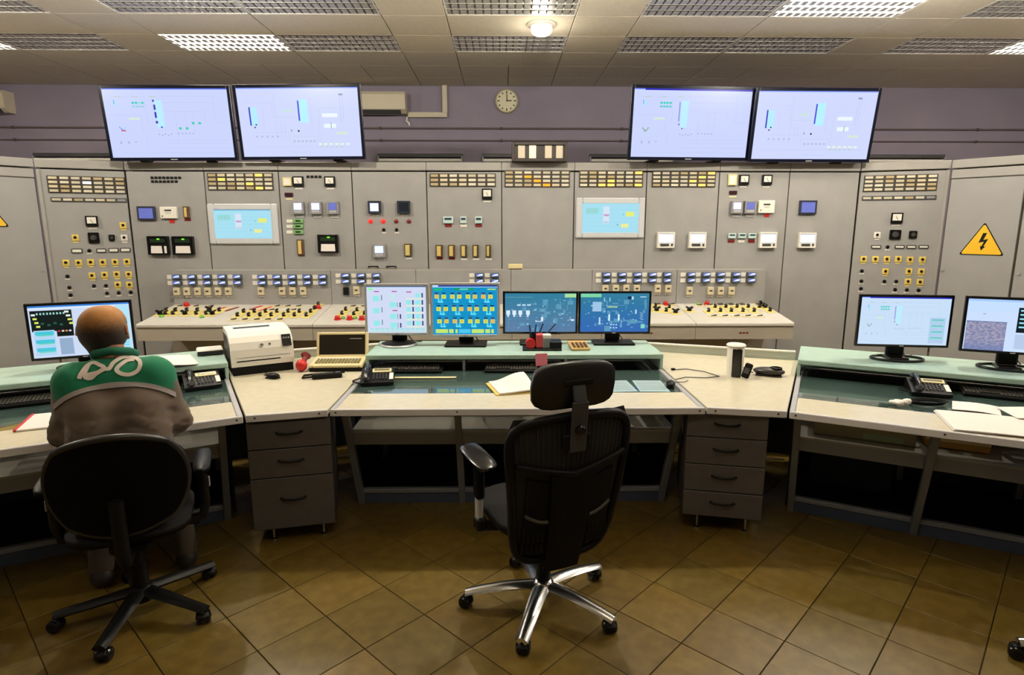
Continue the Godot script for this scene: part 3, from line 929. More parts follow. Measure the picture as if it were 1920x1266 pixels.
		"small_display":
			var p := part("digital_display", keep(size_key, func(): return shape().box(Vector3(0, 0, 0.008), Vector3(w, h, 0.016), 0.003)), solid(rgb(48, 12, 22), 0.3), o, xf)
			part("name_tag", keep("name_tag", func(): return shape().box(Vector3(0, 0, 0.002), Vector3(0.08, 0.016, 0.004), 0.001)), M.cream, p, moved(Vector3(0, -h / 2 - 0.026, 0)))
		"white_meter":
			var p := part("energy_meter", keep(size_key, func(): return shape().slab(rounded(w, h, 0.012), 0.0, 0.034, 0.005)), M.white, o, xf)
			part("counter_window", keep("counter_window", func(): return shape().box(Vector3(0.0, 0.025, 0.034), Vector3(0.075, 0.018, 0.004), 0.001)), M.dark_grey, p)
			part("print_line", keep("print_line", func(): return shape().box(Vector3(0.0, -0.004, 0.034), Vector3(0.06, 0.006, 0.002))), M.grey, p)
			part("sensor", keep("meter_sensor", func(): return shape().box(Vector3(-w / 2 + 0.025, -h / 2 + 0.026, 0.034), Vector3(0.012, 0.016, 0.006), 0.002)), M.dark_grey, p)
			part("seal_tag", keep("seal_tag", func(): return shape().box(Vector3(0.02, -h / 2 - 0.03, 0.003), Vector3(0.055, 0.036, 0.005), 0.001)), M.red, p)
		"strip_gauge":
			var p := part("upright_indicator", keep(size_key, func(): return framed(w, h, 0.03, 0.011)), solid(rgb(84, 70, 44), 0.5), o, xf)
			part("scale", keep(size_key + "s", func(): return shape().box(Vector3(-0.006, 0, 0.024), Vector3(w - 0.034, h - 0.026, 0.004))), solid(rgb(206, 184, 112), 0.5), p)
			part("pointer", keep(size_key + "p", func(): return shape().box(Vector3(w / 2 - 0.02, -0.01, 0.026), Vector3(0.008, h - 0.04, 0.004))), M.dark_red if d[5] else M.dark_grey, p)
			part("name_tag", keep("strip_tag%d" % d[5], func(): return shape().box(Vector3(0, -h / 2 - 0.02, 0.003), Vector3(0.07, 0.024, 0.005), 0.001)), M.dark_red if d[5] else M.white, p)
		"chart_recorder":
			var p := part("chart_recorder", keep(size_key, func(): return framed(w, h, 0.05, 0.018)), M.gloss_black, o, xf)
			var right: bool = d[5] == 1
			part("paper_chart", keep(size_key + "p", func(): return shape().slab(PackedVector2Array([Vector2(-w * 0.36, -h * 0.42), Vector2(w * 0.2 if right else w * 0.36, -h * 0.42), Vector2(w * 0.18 if right else w * 0.34, -h * 0.02), Vector2(-w * 0.33, -h * 0.02)]), 0.042, 0.045)), M.paper, p)
			part("display_window", keep(size_key + "d", func(): return shape().box(Vector3(0, h * 0.26, 0.044), Vector3(w * 0.72, h * 0.2, 0.003))), solid(rgb(34, 52, 34), 0.2), p)
			part("status_light", keep("status_light", func(): return shape().box(Vector3(w * 0.05, h * 0.34, 0.047), Vector3(0.03, 0.014, 0.002))), M.green_glow, p)
			if right:
				part("paper_edge", keep(size_key + "e", func(): return shape().box(Vector3(w * 0.36, -h * 0.22, 0.044), Vector3(w * 0.12, h * 0.38, 0.003))), M.paper, p)
		"grey_controller":
			var p := part("controller", keep(size_key, func(): return framed(w, h, 0.045, 0.018)), M.grey, o, xf)
			part("display_glass", keep(size_key + "g", func(): return shape().box(Vector3(0, h * 0.12, 0.041), Vector3(w - 0.04, h * 0.55, 0.003))), M.pale_glow if salt % 3 else M.blue_glow, p)
			part("button_row", keep(size_key + "b", func(): return shape().box(Vector3(0, -h * 0.3, 0.042), Vector3(w - 0.044, h * 0.16, 0.006), 0.002)), M.silver, p)
			part("name_tag", keep("controller_tag", func(): return shape().box(Vector3(0.01, -h / 2 - 0.024, 0.004), Vector3(0.09, 0.034, 0.008), 0.002)), M.silver, p)
		"dark_controller":
			var p := part("controller", keep(size_key, func(): return framed(w, h, 0.05, 0.02)), solid(rgb(32, 40, 54), 0.4), o, xf)
			part("display_glass", keep(size_key + "g", func(): return shape().box(Vector3(0, 0, 0.044), Vector3(w - 0.045, h - 0.05, 0.003))), M.pale_glow if d[5] else solid(rgb(28, 34, 46), 0.15), p)
			part("name_tag", keep("name_tag", func(): return shape().box(Vector3(0, 0, 0.002), Vector3(0.08, 0.016, 0.004), 0.001)), M.white, p, moved(Vector3(0, -h / 2 - 0.022, 0)))
		"white_controller":
			var p := part("controller", keep(size_key, func(): return framed(w, h, 0.05, 0.016)), M.white, o, xf)
			part("display_glass", keep(size_key + "g", func(): return shape().box(Vector3(0, h * 0.12, 0.044), Vector3(w - 0.034, h * 0.52, 0.003))), M.pale_glow, p)
			part("key_strip", keep(size_key + "k", func(): return shape().box(Vector3(-w * 0.08, -h * 0.3, 0.046), Vector3(w * 0.5, h * 0.16, 0.006), 0.002)), M.dark_grey, p)
			part("button", keep(size_key + "b", func(): return shape().box(Vector3(w * 0.34, -h * 0.3, 0.046), Vector3(w * 0.1, h * 0.16, 0.006), 0.002)), M.dark_grey, p)
		"digital_meter":
			var p := part("digital_meter", keep(size_key, func(): return shape().box(Vector3(0, 0, 0.014), Vector3(w, h, 0.028), 0.004)), solid(rgb(188, 206, 206), 0.4), o, xf)
			part("display_glass", keep(size_key + "g", func(): return shape().box(Vector3(0, h * 0.14, 0.028), Vector3(w * 0.7, h * 0.32, 0.003))), solid(rgb(40, 70, 84), 0.2), p)
			part("name_tag", keep("meter_tag%d" % (salt % 2), func(): return shape().box(Vector3(0, -h / 2 - 0.024, 0.003), Vector3(0.075, 0.03, 0.005), 0.001)), M.dark_red if salt % 2 else M.white, p)
		"green_display":
			var p := part("green_display", keep(size_key, func(): return shape().box(Vector3(0, 0, 0.012), Vector3(w, h, 0.024), 0.003)), solid(rgb(120, 168, 110), 0.4), o, xf)
			part("digits", keep(size_key + "d", func(): return shape().box(Vector3(0, 0.002, 0.025), Vector3(w * 0.5, h * 0.4, 0.002))), solid(rgb(24, 52, 24), 0.3), p)
			part("name_tag", keep("display_tag", func(): return shape().box(Vector3(-0.098, 0, 0.003), Vector3(0.07, 0.034, 0.006), 0.001)), M.white, p)
		"red_lamp":
			part("signal_lamp", keep("signal_lamp", func(): return shape(moved(Vector3.ZERO, Vector3(PI / 2, 0, 0))).lathe(Vector3.ZERO, [Vector2(0.024, 0), Vector2(0.024, 0.008), Vector2(0.018, 0.01), Vector2(0.015, 0.024), Vector2(0, 0.03)], 14)), M.red_glow if d[5] else M.dark_red, o, xf)
		"pull_handle":
			part("pull_handle", keep("pull_handle", func(): return shape().tube([Vector3(-0.05, 0.02, 0), Vector3(-0.05, 0.03, 0.03), Vector3(-0.044, 0.032, 0.04), Vector3(0.044, 0.032, 0.04), Vector3(0.05, 0.03, 0.03), Vector3(0.05, 0.02, 0)], 0.008)), M.black, o, xf)
		"operator_panel":
			var p := part("operator_screen", keep("operator_frame", func(): return framed(w, h, 0.03, 0.07, 0.012)), solid(rgb(196, 198, 204), 0.35), o, xf)
			var face := part("screen", shape().plate(Vector3(0, 0, 0.0275), w - 0.14, h - 0.13), null, p)
			face.material_override = screen_material(operator_picture(salt), 1.0)

# ---------------------------------------------------------------- switch bench in front of the cabinets
const BENCH_JOINTS := [-3.62, -1.885, -0.95, 0.1, 1.0, 1.945, 2.94]
const BENCH_LABELS := [
	"left end section of the long switch bench, full of knobs and keys", "second section of the switch bench from the left, behind the beige terminal",
	"switch bench section behind the monitor with the pale screen", "switch bench section with a bare upper panel behind the cyan monitors",
	"switch bench section just right of the middle monitors", "right end section of the long switch bench, with slanting end",
]
const BENCH_FRONT := Vector3(0, 0.85, -5.97)

func build_bench() -> void:
	var slope := Vector3(0, 0.1, -0.75).normalized()
	var lift := Vector3(0, 0.75, 0.1).normalized()
	var frame := Basis(Vector3.RIGHT, lift, -slope)   # local y off the bench, local -z up the slope
	var face := PackedVector2Array([Vector2(0, 0.69), Vector2(0, 0.85), Vector2(-0.75, 0.95), Vector2(-0.75, 1.335), Vector2(-0.9, 1.335), Vector2(-0.9, 0.0), Vector2(-0.62, 0.0), Vector2(-0.62, 0.69)])
	for i in 6:
		var x0: float = BENCH_JOINTS[i]
		var x1: float = BENCH_JOINTS[i + 1]
		var xm := (x0 + x1) / 2
		var w := x1 - x0 - 0.004
		var o := thing("switch_bench", BENCH_LABELS[i], "control bench", Vector3(xm, 0, -5.97), 0.0, "sections of the long switch bench")
		var across := Basis(Vector3.BACK, Vector3.UP, Vector3.LEFT)   # outline x runs along z
		part("body", shape(Transform3D(across, Vector3(w / 2, 0, 0))).slab(face, 0, w), M.bench_skirt, o)
		part("bench_top", shape(Transform3D(frame, Vector3(0, 0.85, 0))).box(Vector3(0, 0.003, -0.376), Vector3(w, 0.012, 0.765), 0.003), M.bench, o)
		part("upper_panel", shape().box(Vector3(0, 1.147, -0.742), Vector3(w, 0.385, 0.016), 0.003), M.panel, o)
		part("front_trim", shape().box(Vector3(0, 0.838, 0.004), Vector3(w, 0.03, 0.014), 0.004), M.bench, o)
		for k in 3:   # the worn red marking on the skirt
			part("red_mark", keep("red_mark", func(): return shape().box(Vector3.ZERO, Vector3(0.022, 0.014, 0.002))), M.dark_red, o, moved(Vector3(-0.04 + 0.034 * k + (0.2 if i < 1 else 0.0), 0.755, 0.002)))
		for g in CONSOLE_METERS:
			for x in g[0]:
				if x > x0 and x < x1:
					for k in 2:
						bench_meter(o, Vector3(x - xm, g[1] + 0.033 - 0.066 * k, -0.734))
			for x in g[2]:
				if x > x0 and x < x1:
					bench_switch(o, Vector3(x - xm, g[3], -0.734))
		for kind in BENCH_CONTROLS:
			for c in BENCH_CONTROLS[kind]:
				if c[0] > x0 and c[0] < x1:
					bench_control(o, kind, Transform3D(frame, Vector3(clampf(c[0], x0 + 0.06, x1 - 0.06) - xm, 0.85, 0) + slope * clampf(c[1], 0.07, 0.69) + lift * 0.009))
		if i == 1:
			part("black_switch", shape().box(Vector3(0, 0, 0.012), Vector3(0.062, 0.085, 0.024), 0.004), M.gloss_black, o, moved(Vector3(-1.72 + 0.0 - xm, 1.105, -0.734)))
	# coloured mimic strips on the left section
	var first: Node3D = get_node("switch_bench")
	for i in 6:
		var d: Array = [[-3.05, "orange"], [-2.98, "cream"], [-2.91, "dark_red"], [-2.7, "red"], [-2.63, "cream"], [-2.56, "orange"]][i]
		var along := Transform3D(frame * Basis(Vector3.UP, -0.42), Vector3(d[0] + 2.7525, 0.85, 0) + slope * 0.55 + lift * 0.0105)
		part("mimic_strip", shape().box(Vector3.ZERO, Vector3(0.036, 0.004, 0.3 if i > 2 else 0.18), 0.001), M[d[1]], first, along)
	# a loose beige box standing on the bench's upper edge
	var b := thing("beige_box", "small beige box lying on top of the switch bench below the bare cabinet", "box", Vector3(0.15, 1.3405, -6.79))
	part("body", shape().box(Vector3(0, 0.028, 0), Vector3(0.16, 0.056, 0.09), 0.006), M.cream, b)
	part("foot", shape().box(Vector3(0, 0.004, 0.048), Vector3(0.15, 0.008, 0.006)), M.black, b)

func bench_meter(o: Node3D, at: Vector3) -> void:
	var p := part("bench_meter", keep("bench_meter", func(): return shape().box(Vector3(0, 0, 0.02), Vector3(0.092, 0.052, 0.04), 0.005)), solid_once("meter_case", rgb(70, 84, 84), 0.4), o, moved(at))
	part("display", keep("bench_display", func(): return shape(moved(Vector3(0, 0.004, 0.041))).box(Vector3.ZERO, Vector3(0.076, 0.032, 0.003))), M.blue_glow, p)
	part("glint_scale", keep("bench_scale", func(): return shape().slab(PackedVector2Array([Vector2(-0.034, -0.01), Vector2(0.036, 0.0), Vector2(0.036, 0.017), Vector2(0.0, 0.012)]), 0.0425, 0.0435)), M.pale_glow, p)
	part("name_tag", keep("bench_tag", func(): return shape().box(Vector3(-0.084, -0.002, 0.003), Vector3(0.058, 0.044, 0.006), 0.001)), M.white, p)

func bench_switch(o: Node3D, at: Vector3) -> void:
	var p := part("key_switch", keep("key_switch", func(): return shape().box(Vector3(0, 0, 0.02), Vector3(0.066, 0.086, 0.04), 0.005)), solid_once("switch_box", rgb(206, 194, 164), 0.5), o, moved(at))
	part("rocker", keep("rocker", func(): return shape().box(Vector3(0, 0.004, 0.042), Vector3(0.03, 0.016, 0.008), 0.002)), M.dark_grey, p)
	part("name_tag", keep("rocker_tag", func(): return shape().box(Vector3(0, -0.06, 0.002), Vector3(0.06, 0.016, 0.004), 0.001)), M.white, p)

func solid_once(key: String, col: Color, rough: float) -> StandardMaterial3D:
	if not M.has(key):
		M[key] = solid(col, rough)
	return M[key]

func bench_control(o: Node3D, kind: String, xf: Transform3D) -> void:
	match kind:
		"rotary_knob", "wide_knob":
			var p := part("knob_plate", keep("knob_plate", func(): return shape().box(Vector3(0, 0.003, 0), Vector3(0.096, 0.006, 0.12), 0.002)), solid_once("plate_yellow", rgb(226, 208, 120), 0.5), o, xf)
			if kind == "rotary_knob":
				part("rotary_knob", keep("rotary_knob", func(): return shape().lathe(Vector3.ZERO, [Vector2(0.02, 0.006), Vector2(0.018, 0.014), Vector2(0.01, 0.016), Vector2(0.01, 0.022)], 14).box(Vector3(0, 0.032, 0), Vector3(0.026, 0.026, 0.05), 0.007)), M.gloss_black, p)
			else:
				part("rotary_knob", keep("wide_knob", func(): return shape().lathe(Vector3.ZERO, [Vector2(0.026, 0.006), Vector2(0.024, 0.024), Vector2(0, 0.026)], 14).slab(PackedVector2Array([Vector2(-0.012, 0.02), Vector2(0.012, 0.02), Vector2(0.044, 0.044), Vector2(0.03, 0.054), Vector2(0, 0.04), Vector2(-0.03, 0.054), Vector2(-0.044, 0.044)]), -0.012, 0.012)), M.gloss_black, p)
		"flat_key":
			var p := part("key_plate", keep("key_plate", func(): return shape().box(Vector3(0, 0.004, 0), Vector3(0.1, 0.008, 0.05), 0.002)), M.cream, o, xf)
			part("key", keep("flat_key", func(): return shape().box(Vector3(0.005, 0.013, 0), Vector3(0.06, 0.012, 0.018), 0.003, Basis(Vector3.BACK, 0.2))), M.dark_grey, p)
		"red_button":
			part("red_button", keep("red_button", func(): return shape().lathe(Vector3.ZERO, [Vector2(0.036, 0), Vector2(0.036, 0.01), Vector2(0.026, 0.012), Vector2(0.028, 0.03), Vector2(0.024, 0.038), Vector2(0, 0.04)], 16)), M.red, o, xf)
		"green_lamp":
			part("signal_lamp", keep("bench_lamp", func(): return shape().lathe(Vector3.ZERO, [Vector2(0.024, 0), Vector2(0.022, 0.012), Vector2(0.014, 0.022), Vector2(0, 0.026)], 12)), M.green, o, xf)

# ---------------------------------------------------------------- pictures on the screens, drawn in thousandths of their width and height
class Picture:
	var image: Image
	func _init(w: int, h: int, back: Color) -> void:
		image = Image.create(w, h, false, Image.FORMAT_RGB8)
		image.fill(back)
	func r(x: float, y: float, w: float, h: float, col: Color) -> void:
		image.fill_rect(Rect2i(roundi(x * image.get_width() / 1000.0), roundi(y * image.get_height() / 1000.0), maxi(1, roundi(w * image.get_width() / 1000.0)), maxi(1, roundi(h * image.get_height() / 1000.0))), col)
	func rows(x: float, y: float, w: float, h: float, n: int, step: float, col: Color) -> void:
		for i in n:
			r(x + step * i, y, w, h, col)
	func pipe(pts: Array, col: Color, t := 2.0) -> void:
		for i in pts.size() - 1:
			var a: Vector2 = pts[i]
			var b: Vector2 = pts[i + 1]
			r(minf(a.x, b.x), minf(a.y, b.y), maxf(absf(a.x - b.x), t), maxf(absf(a.y - b.y), t * 1.6), col)
	func texture() -> ImageTexture:
		return ImageTexture.create_from_image(image)

func screen_material(t: Texture2D, strength: float) -> StandardMaterial3D:
	var m := solid(Color(0.02, 0.02, 0.02), 0.22)
	m.emission_enabled = true
	m.emission = Color.BLACK
	m.emission_texture = t
	m.emission_energy_multiplier = strength
	return m

const PALE := Color(0.80, 0.84, 1.0)
const LINE := Color(0.70, 0.73, 0.86)
const FAINT := Color(0.74, 0.82, 0.80)

# boiler scheme with a drum of blue bars; bars: how the middle column is drawn
func scheme_one(back: Color, left_one: bool, side_panel := false) -> ImageTexture:
	var p := Picture.new(640, 400, back)
	var line := back.darkened(0.12)
	p.r(0, 0, 1000, 14, Color(0.35, 0.45, 0.95))
	if not left_one:
		p.r(90, 0, 910, 26, Color(0.1, 0.1, 0.72))
	for d in [[[60, 120], [330, 120], [330, 500]], [[60, 380], [280, 380], [280, 620]], [[450, 110], [880, 110], [880, 480], [960, 480]], [[480, 330], [800, 330], [800, 470]], [[480, 200], [860, 200]], [[640, 330], [640, 600]], [[700, 330], [700, 620]], [[560, 380], [560, 760]], [[300, 620], [300, 850]], [[480, 740], [960, 740]], [[460, 790], [960, 790]], [[420, 860], [980, 860]], [[80, 930], [960, 930]], [[440, 120], [440, 600]]]:
		var pts := []
		for q in d:
			pts.append(Vector2(q[0], q[1]))
		p.pipe(pts, line)
	p.r(82, 170, 22, 90, Color(0.68, 0.9, 1.0))
	p.r(78, 165, 7, 60, Color(0.5, 0.6, 0.9))
	for i in 4:
		p.r(222 + 26 * i, 190, 20, 30, Color(0.25, 0.83, 0.76) if i != 2 or not left_one else Color(0.62, 0.86, 0.9))
		p.r(222 + 26 * i, 245, 20, 26, Color(0.6, 0.82, 0.88) if left_one else Color(0.3, 0.8, 0.78))
	p.r(405, 170, 60, 390, Color(0.74, 0.93, 1.0))
	if left_one:
		for d in [[390, 160, 14, 30], [393, 230, 15, 75], [393, 335, 16, 85], [393, 465, 18, 36], [430, 545, 16, 18]]:
			p.r(d[0], d[1], d[2], d[3], Color(0.23, 0.23, 0.72))
		for d in [[575, 555], [630, 555], [685, 480], [738, 480]]:
			p.r(d[0], d[1], 22, 32, Color(0.28, 0.82, 0.68))
		for k in 6:
			p.r(92 + 9 * k, 545 + [0, 22, 34, 34, 22, 0][k], 9, 22, Color(0.5, 0.6, 0.95) if k < 3 else Color(0.62, 0.85, 0.95))
		p.rows(104, 598, 12, 16, 3, 13, Color(0.85, 0.2, 0.42))
	else:
		p.r(386, 190, 10, 280, Color(0.55, 0.58, 0.86))
		p.r(390, 500, 8, 30, Color(0.3, 0.3, 0.6))
		p.r(418, 568, 10, 16, Color(0.1, 0.1, 0.2))
		for k in 6:
			p.r(84 + 9 * k, 560 + [0, 22, 40, 40, 22, 0][k], 9, 26, Color(0.56, 0.68, 0.62))
	for k in 5:
		p.r(405 + 24 * k, 650 + 14 * (k % 2), 10, 14, line.darkened(0.12))
		p.r(80 + 60 * (k % 3), 760 + 18 * (k % 2), 16, 20, line)
		p.r(560 + 30 * k, 640, 12, 16, line.darkened(0.06))
	p.rows(90, 110, 50, 14, 3, 140, FAINT)
	p.rows(180, 420, 30, 26, 3, 30, Color(0.86, 0.93, 0.82))
	if side_panel:
		p.r(790, 420, 170, 540, Color(0.72, 0.80, 0.94))
		for k in 4:
			p.r(800, 440 + 125 * k, 150, 70, Color(0.60, 0.86, 0.88))
			p.r(812, 458 + 125 * k, 126, 14, Color(0.4, 0.66, 0.74))
	return p.texture()

func scheme_two(back: Color) -> ImageTexture:
	var p := Picture.new(640, 400, back)
	var line := back.darkened(0.12)
	p.r(0, 0, 1000, 16, Color(0.5, 0.6, 1.0))
	for d in [[[40, 210], [280, 210], [280, 430]], [[300, 70], [300, 760]], [[300, 420], [480, 420]], [[120, 640], [400, 640], [400, 780]], [[420, 700], [640, 700], [640, 860]], [[660, 300], [860, 300]], [[600, 130], [600, 600]], [[200, 260], [200, 600]], [[660, 300], [660, 780]], [[60, 860], [940, 860]], [[420, 940], [620, 940]], [[340, 470], [340, 760]], [[370, 520], [370, 760]]]:
		var pts := []
		for q in d:
			pts.append(Vector2(q[0], q[1]))
		p.pipe(pts, line)
	p.r(92, 280, 60, 260, Color(0.72, 0.93, 1.0))
	p.r(84, 275, 13, 265, Color(0.28, 0.28, 0.76))
	p.r(505, 170, 70, 330, Color(0.72, 0.95, 1.0))
	p.r(493, 185, 13, 290, Color(0.3, 0.32, 0.85))
	p.r(128, 520, 12, 18, Color(0.1, 0.1, 0.2))
	p.r(116, 560, 12, 18, Color(0.2, 0.2, 0.34))
	p.r(478, 610, 12, 26, Color(0.05, 0.05, 0.1))
	p.r(420, 600, 8, 30, Color(0.5, 0.56, 0.62))
	p.r(840, 90, 34, 24, Color(0.58, 0.6, 0.76))
	p.pipe([Vector2(846, 114), Vector2(846, 500)], line.darkened(0.08))
	p.pipe([Vector2(868, 114), Vector2(868, 500)], line.darkened(0.08))
	p.r(690, 370, 130, 56, Color(0.93, 0.97, 1.0))
	p.r(700, 520, 100, 60, Color(0.93, 0.97, 1.0))
	p.r(756, 500, 8, 90, Color(0.66, 0.76, 0.78))
	p.r(800, 640, 90, 34, Color(0.84, 0.92, 0.86))
	p.rows(120, 690, 16, 26, 5, 44, line)
	p.rows(430, 760, 18, 24, 6, 34, line)
	p.rows(660, 790, 14, 80, 5, 42, Color(0.76, 0.84, 0.82))
	p.rows(640, 800, 30, 34, 6, 46, Color(0.92, 0.94, 0.96))
	p.rows(360, 320, 28, 30, 3, 30, Color(0.80, 0.90, 0.88))
	return p.texture()

func mimic_pale() -> ImageTexture:   # the pale screen with green tanks
	var p := Picture.new(480, 384, Color(0.82, 0.86, 0.96))
	var aqua := Color(0.58, 0.92, 0.92)
	p.r(0, 0, 1000, 18, Color(0.12, 0.32, 0.55))
	p.r(25, 30, 80, 60, Color(0.60, 0.95, 0.70))
	for d in [[125, 105], [425, 102], [670, 115], [430, 510]]:
		p.r(d[0], d[1], 85, 22, Color(0.72, 0.25, 0.66))
	for y in [210, 470, 740]:
		p.r(105, y, 105, 110, aqua)
		p.r(243, y - 20, 14, 110, Color(0.35, 0.5, 0.62))
	for y in [180, 340, 590, 780]:
		p.r(385, y, 105, 110, aqua if y > 200 else Color(0.78, 0.90, 0.94))
		if y > 200:
			p.r(508, y + 5, 12, 110, Color(0.5, 0.6, 0.7))
			p.r(550, y + 10, 22, 100, Color(0.16, 0.27, 0.42))
	for k in 5:
		var y := 150 + 150 * k
		if k > 0:
			p.r(670, y, 70, 90, aqua)
			p.r(766, y - 4, 24, 100, Color(0.16, 0.30, 0.48))
		p.r(822, y, 72, 90, aqua)
		p.r(925, y - 4, 24, 100, Color(0.20, 0.33, 0.48))
		p.r(660, y + 104, 300, 24, Color(0.90, 0.93, 0.82))
	for k in 11:
		p.r(40 + 86 * k, 900, 66, 26, Color(0.60, 0.88, 0.88))
		p.r(40 + 86 * k, 945, 66, 26, Color(0.62, 0.92, 0.86))
	return p.texture()

func mimic_cyan() -> ImageTexture:   # the cyan screen with pairs of yellow tanks
	var p := Picture.new(480, 384, Color(0.02, 0.58, 0.80))
	p.r(0, 0, 1000, 45, Color(0.72, 0.86, 1.0))
	p.r(90, 0, 910, 30, Color(0.10, 0.22, 0.60))
	p.r(20, 65, 130, 45, Color(0.1, 0.74, 0.45))
	p.r(330, 60, 310, 45, Color(0.05, 0.62, 0.42))
	p.r(420, 70, 130, 22, Color(0.5, 0.85, 0.9))
	p.r(845, 70, 130, 24, Color(0.75, 0.90, 0.45))
	for row in 3:
		for pair in 4:
			var x: float = 30 + 240 * pair + [0, 26, 34][row]
			var y: float = [190, 440, 690][row]
			for k in 2:
				p.r(x + 108 * k, y, 70, 82, Color(0.84, 0.88, 0.36) if (pair + k + row) % 3 else Color(0.90, 0.76, 0.38))
				p.r(x + 20 + 108 * k, y + 22, 30, 34, Color(0.90, 0.66, 0.34) if (pair + row) % 2 else Color(0.76, 0.78, 0.30))
				p.r(x + 6 + 108 * k, y - 40, 58, 24, Color(0.05, 0.20, 0.36) if (pair * 2 + k + row) % 3 else Color(0.30, 0.14, 0.26))
				p.r(x + 52 + 44 * k, y + 84, 22, 60, Color(0.35, 0.86, 0.95))
			p.r(x + 50, y + 130, 84, 30, Color(0.40, 0.88, 0.96))
			p.r(x + 4, y + 175, 80, 14, Color(0.12, 0.40, 0.62))
	for d in [[40, 190], [245, 70], [345, 35], [600, 190], [810, 75], [905, 40]]:
		p.r(d[0], 890, d[1], 80, Color(0.76, 0.90, 0.46))
	p.r(400, 890, 180, 80, Color(0.30, 0.78, 0.95))
	return p.texture()

func mimic_blue(second: bool) -> ImageTexture:   # steel blue schemes
	var p := Picture.new(512, 288, Color(0.24, 0.46, 0.64))
	var hi := Color(0.74, 0.87, 0.95)
	var rng := RandomNumberGenerator.new()
	rng.seed = 5 if second else 9
	for i in 20:
		p.r(0, 50 * i, 1000, 50, Color(0.19, 0.50, 0.62).lerp(Color(0.17, 0.40, 0.72) if second else Color(0.34, 0.48, 0.64), i / 19.0))
	for i in 26:
		var x := rng.randf_range(30, 900)
		var y := rng.randf_range(120, 880)
		p.pipe([Vector2(x, y), Vector2(x + rng.randf_range(30, 160), y), Vector2(x + rng.randf_range(30, 100), y + rng.randf_range(20, 160))], Color(0.36, 0.60, 0.74), 1.6)
	for i in 46:
		p.r(rng.randf_range(40, 930), rng.randf_range(140, 930), rng.randf_range(10, 30), rng.randf_range(10, 26), hi.lerp(Color(0.4, 0.66, 0.8), rng.randf()))
	if second:
		p.r(0, 10, 300, 90, Color(0.50, 0.84, 0.64))
		p.r(175, 220, 130, 250, Color(0.62, 0.78, 0.90))
		p.pipe([Vector2(310, 310), Vector2(640, 310)], hi, 2.5)
		p.r(390, 330, 150, 40, Color(0.60, 0.78, 0.62))
		for k in 2:
			p.r(410 + 140 * k, 540, 26, 170, Color(0.82, 0.95, 0.96))
			p.r(340 + 80 * k, 110, 14, 100, Color(0.60, 0.86, 0.92))
		p.r(272, 620, 24, 190, hi)
		p.r(800, 420, 24, 110, hi)
		p.r(690, 80, 50, 70, Color(0.03, 0.16, 0.30))
		p.r(745, 80, 30, 80, hi)
		for k in 6:
			p.r(440 + 40 * (k % 3), 800 + 80 * (k / 3), 24, 30, hi)
			p.r(870 + 14 * (k % 2), 500 + 34 * k, 40, 10, hi)
		p.r(870, 80, 90, 24, hi)
		p.r(890, 800, 60, 110, Color(0.52, 0.84, 0.76))
	else:
		p.r(840, 10, 160, 96, Color(0.66, 0.88, 0.62))
		p.r(0, 95, 400, 12, Color(0.45, 0.66, 0.70))
		for k in 4:
			p.r(18 + 86 * k + (20 if k == 3 else 0), 440, 52, 110, Color(0.86, 0.93, 1.0))
			p.r(30 + 86 * k + (20 if k == 3 else 0), 550, 28, 60, Color(0.82, 0.90, 0.98))
			p.pipe([Vector2(44 + 86 * k, 610), Vector2(44 + 86 * k, 900), Vector2(400, 900)], Color(0.36, 0.56, 0.68))
		for k in 3:
			p.r(170 + 70 * k, 280, 50, 40, hi)
		p.r(510, 610, 30, 110, Color(0.9, 0.96, 1.0))
		p.r(430, 715, 90, 24, hi)
		p.r(930, 670, 50, 40, Color(0.88, 0.94, 1.0))
	return p.texture()

func mimic_left() -> ImageTexture:   # the operator's own screen: dark scheme over light windows
	var p := Picture.new(512, 320, Color(0.80, 0.86, 0.96))
	p.r(0, 0, 1000, 30, Color(0.20, 0.50, 0.85))
	p.r(0, 30, 1000, 40, Color(0.86, 0.92, 1.0))
	p.r(15, 90, 400, 400, Color(0.03, 0.10, 0.10))
	p.r(250, 400, 165, 200, Color(0.03, 0.08, 0.08))
	for k in 9:
		p.r(75 + 32 * k, 130, 18, 40, Color(0.62, 0.82, 0.80))
	for k in 4:
		p.r(25 + 12 * k, 150 + 75 * k, 40, 38, Color(0.86, 0.92, 0.42) if k else Color(0.9, 0.95, 0.9))
		p.r(345 + 12 * k, 110 + 75 * k, 42, 38, Color(0.86, 0.92, 0.42) if k > 1 else Color(0.9, 0.95, 0.9))
		p.r(110 + 60 * k, 320 + 30 * (k % 2), 30, 40, Color(0.12, 0.36, 0.30))
		p.r(262 + 36 * k, 480, 24, 30, [Color(0.8, 0.2, 0.24), Color(0.9, 0.84, 0.8), Color(0.95, 0.56, 0.3), Color(0.8, 0.85, 0.95)][k])
	p.r(30, 470, 200, 490, Color(0.70, 0.84, 0.96))
	for k in 3:
		p.r(40, 490 + 160 * k, 180, 70, Color(0.28, 0.78, 0.86))
		p.r(60, 560 + 160 * k, 150, 20, Color(0.40, 0.84, 0.70))
	p.r(265, 640, 130, 320, Color(0.58, 0.68, 0.80))
	p.r(860, 40, 130, 900, Color(0.70, 0.90, 0.98))
	for k in 8:
		p.r(885, 520 + 46 * k, 80, 22, Color(0.50, 0.80, 0.90))
	return p.texture()

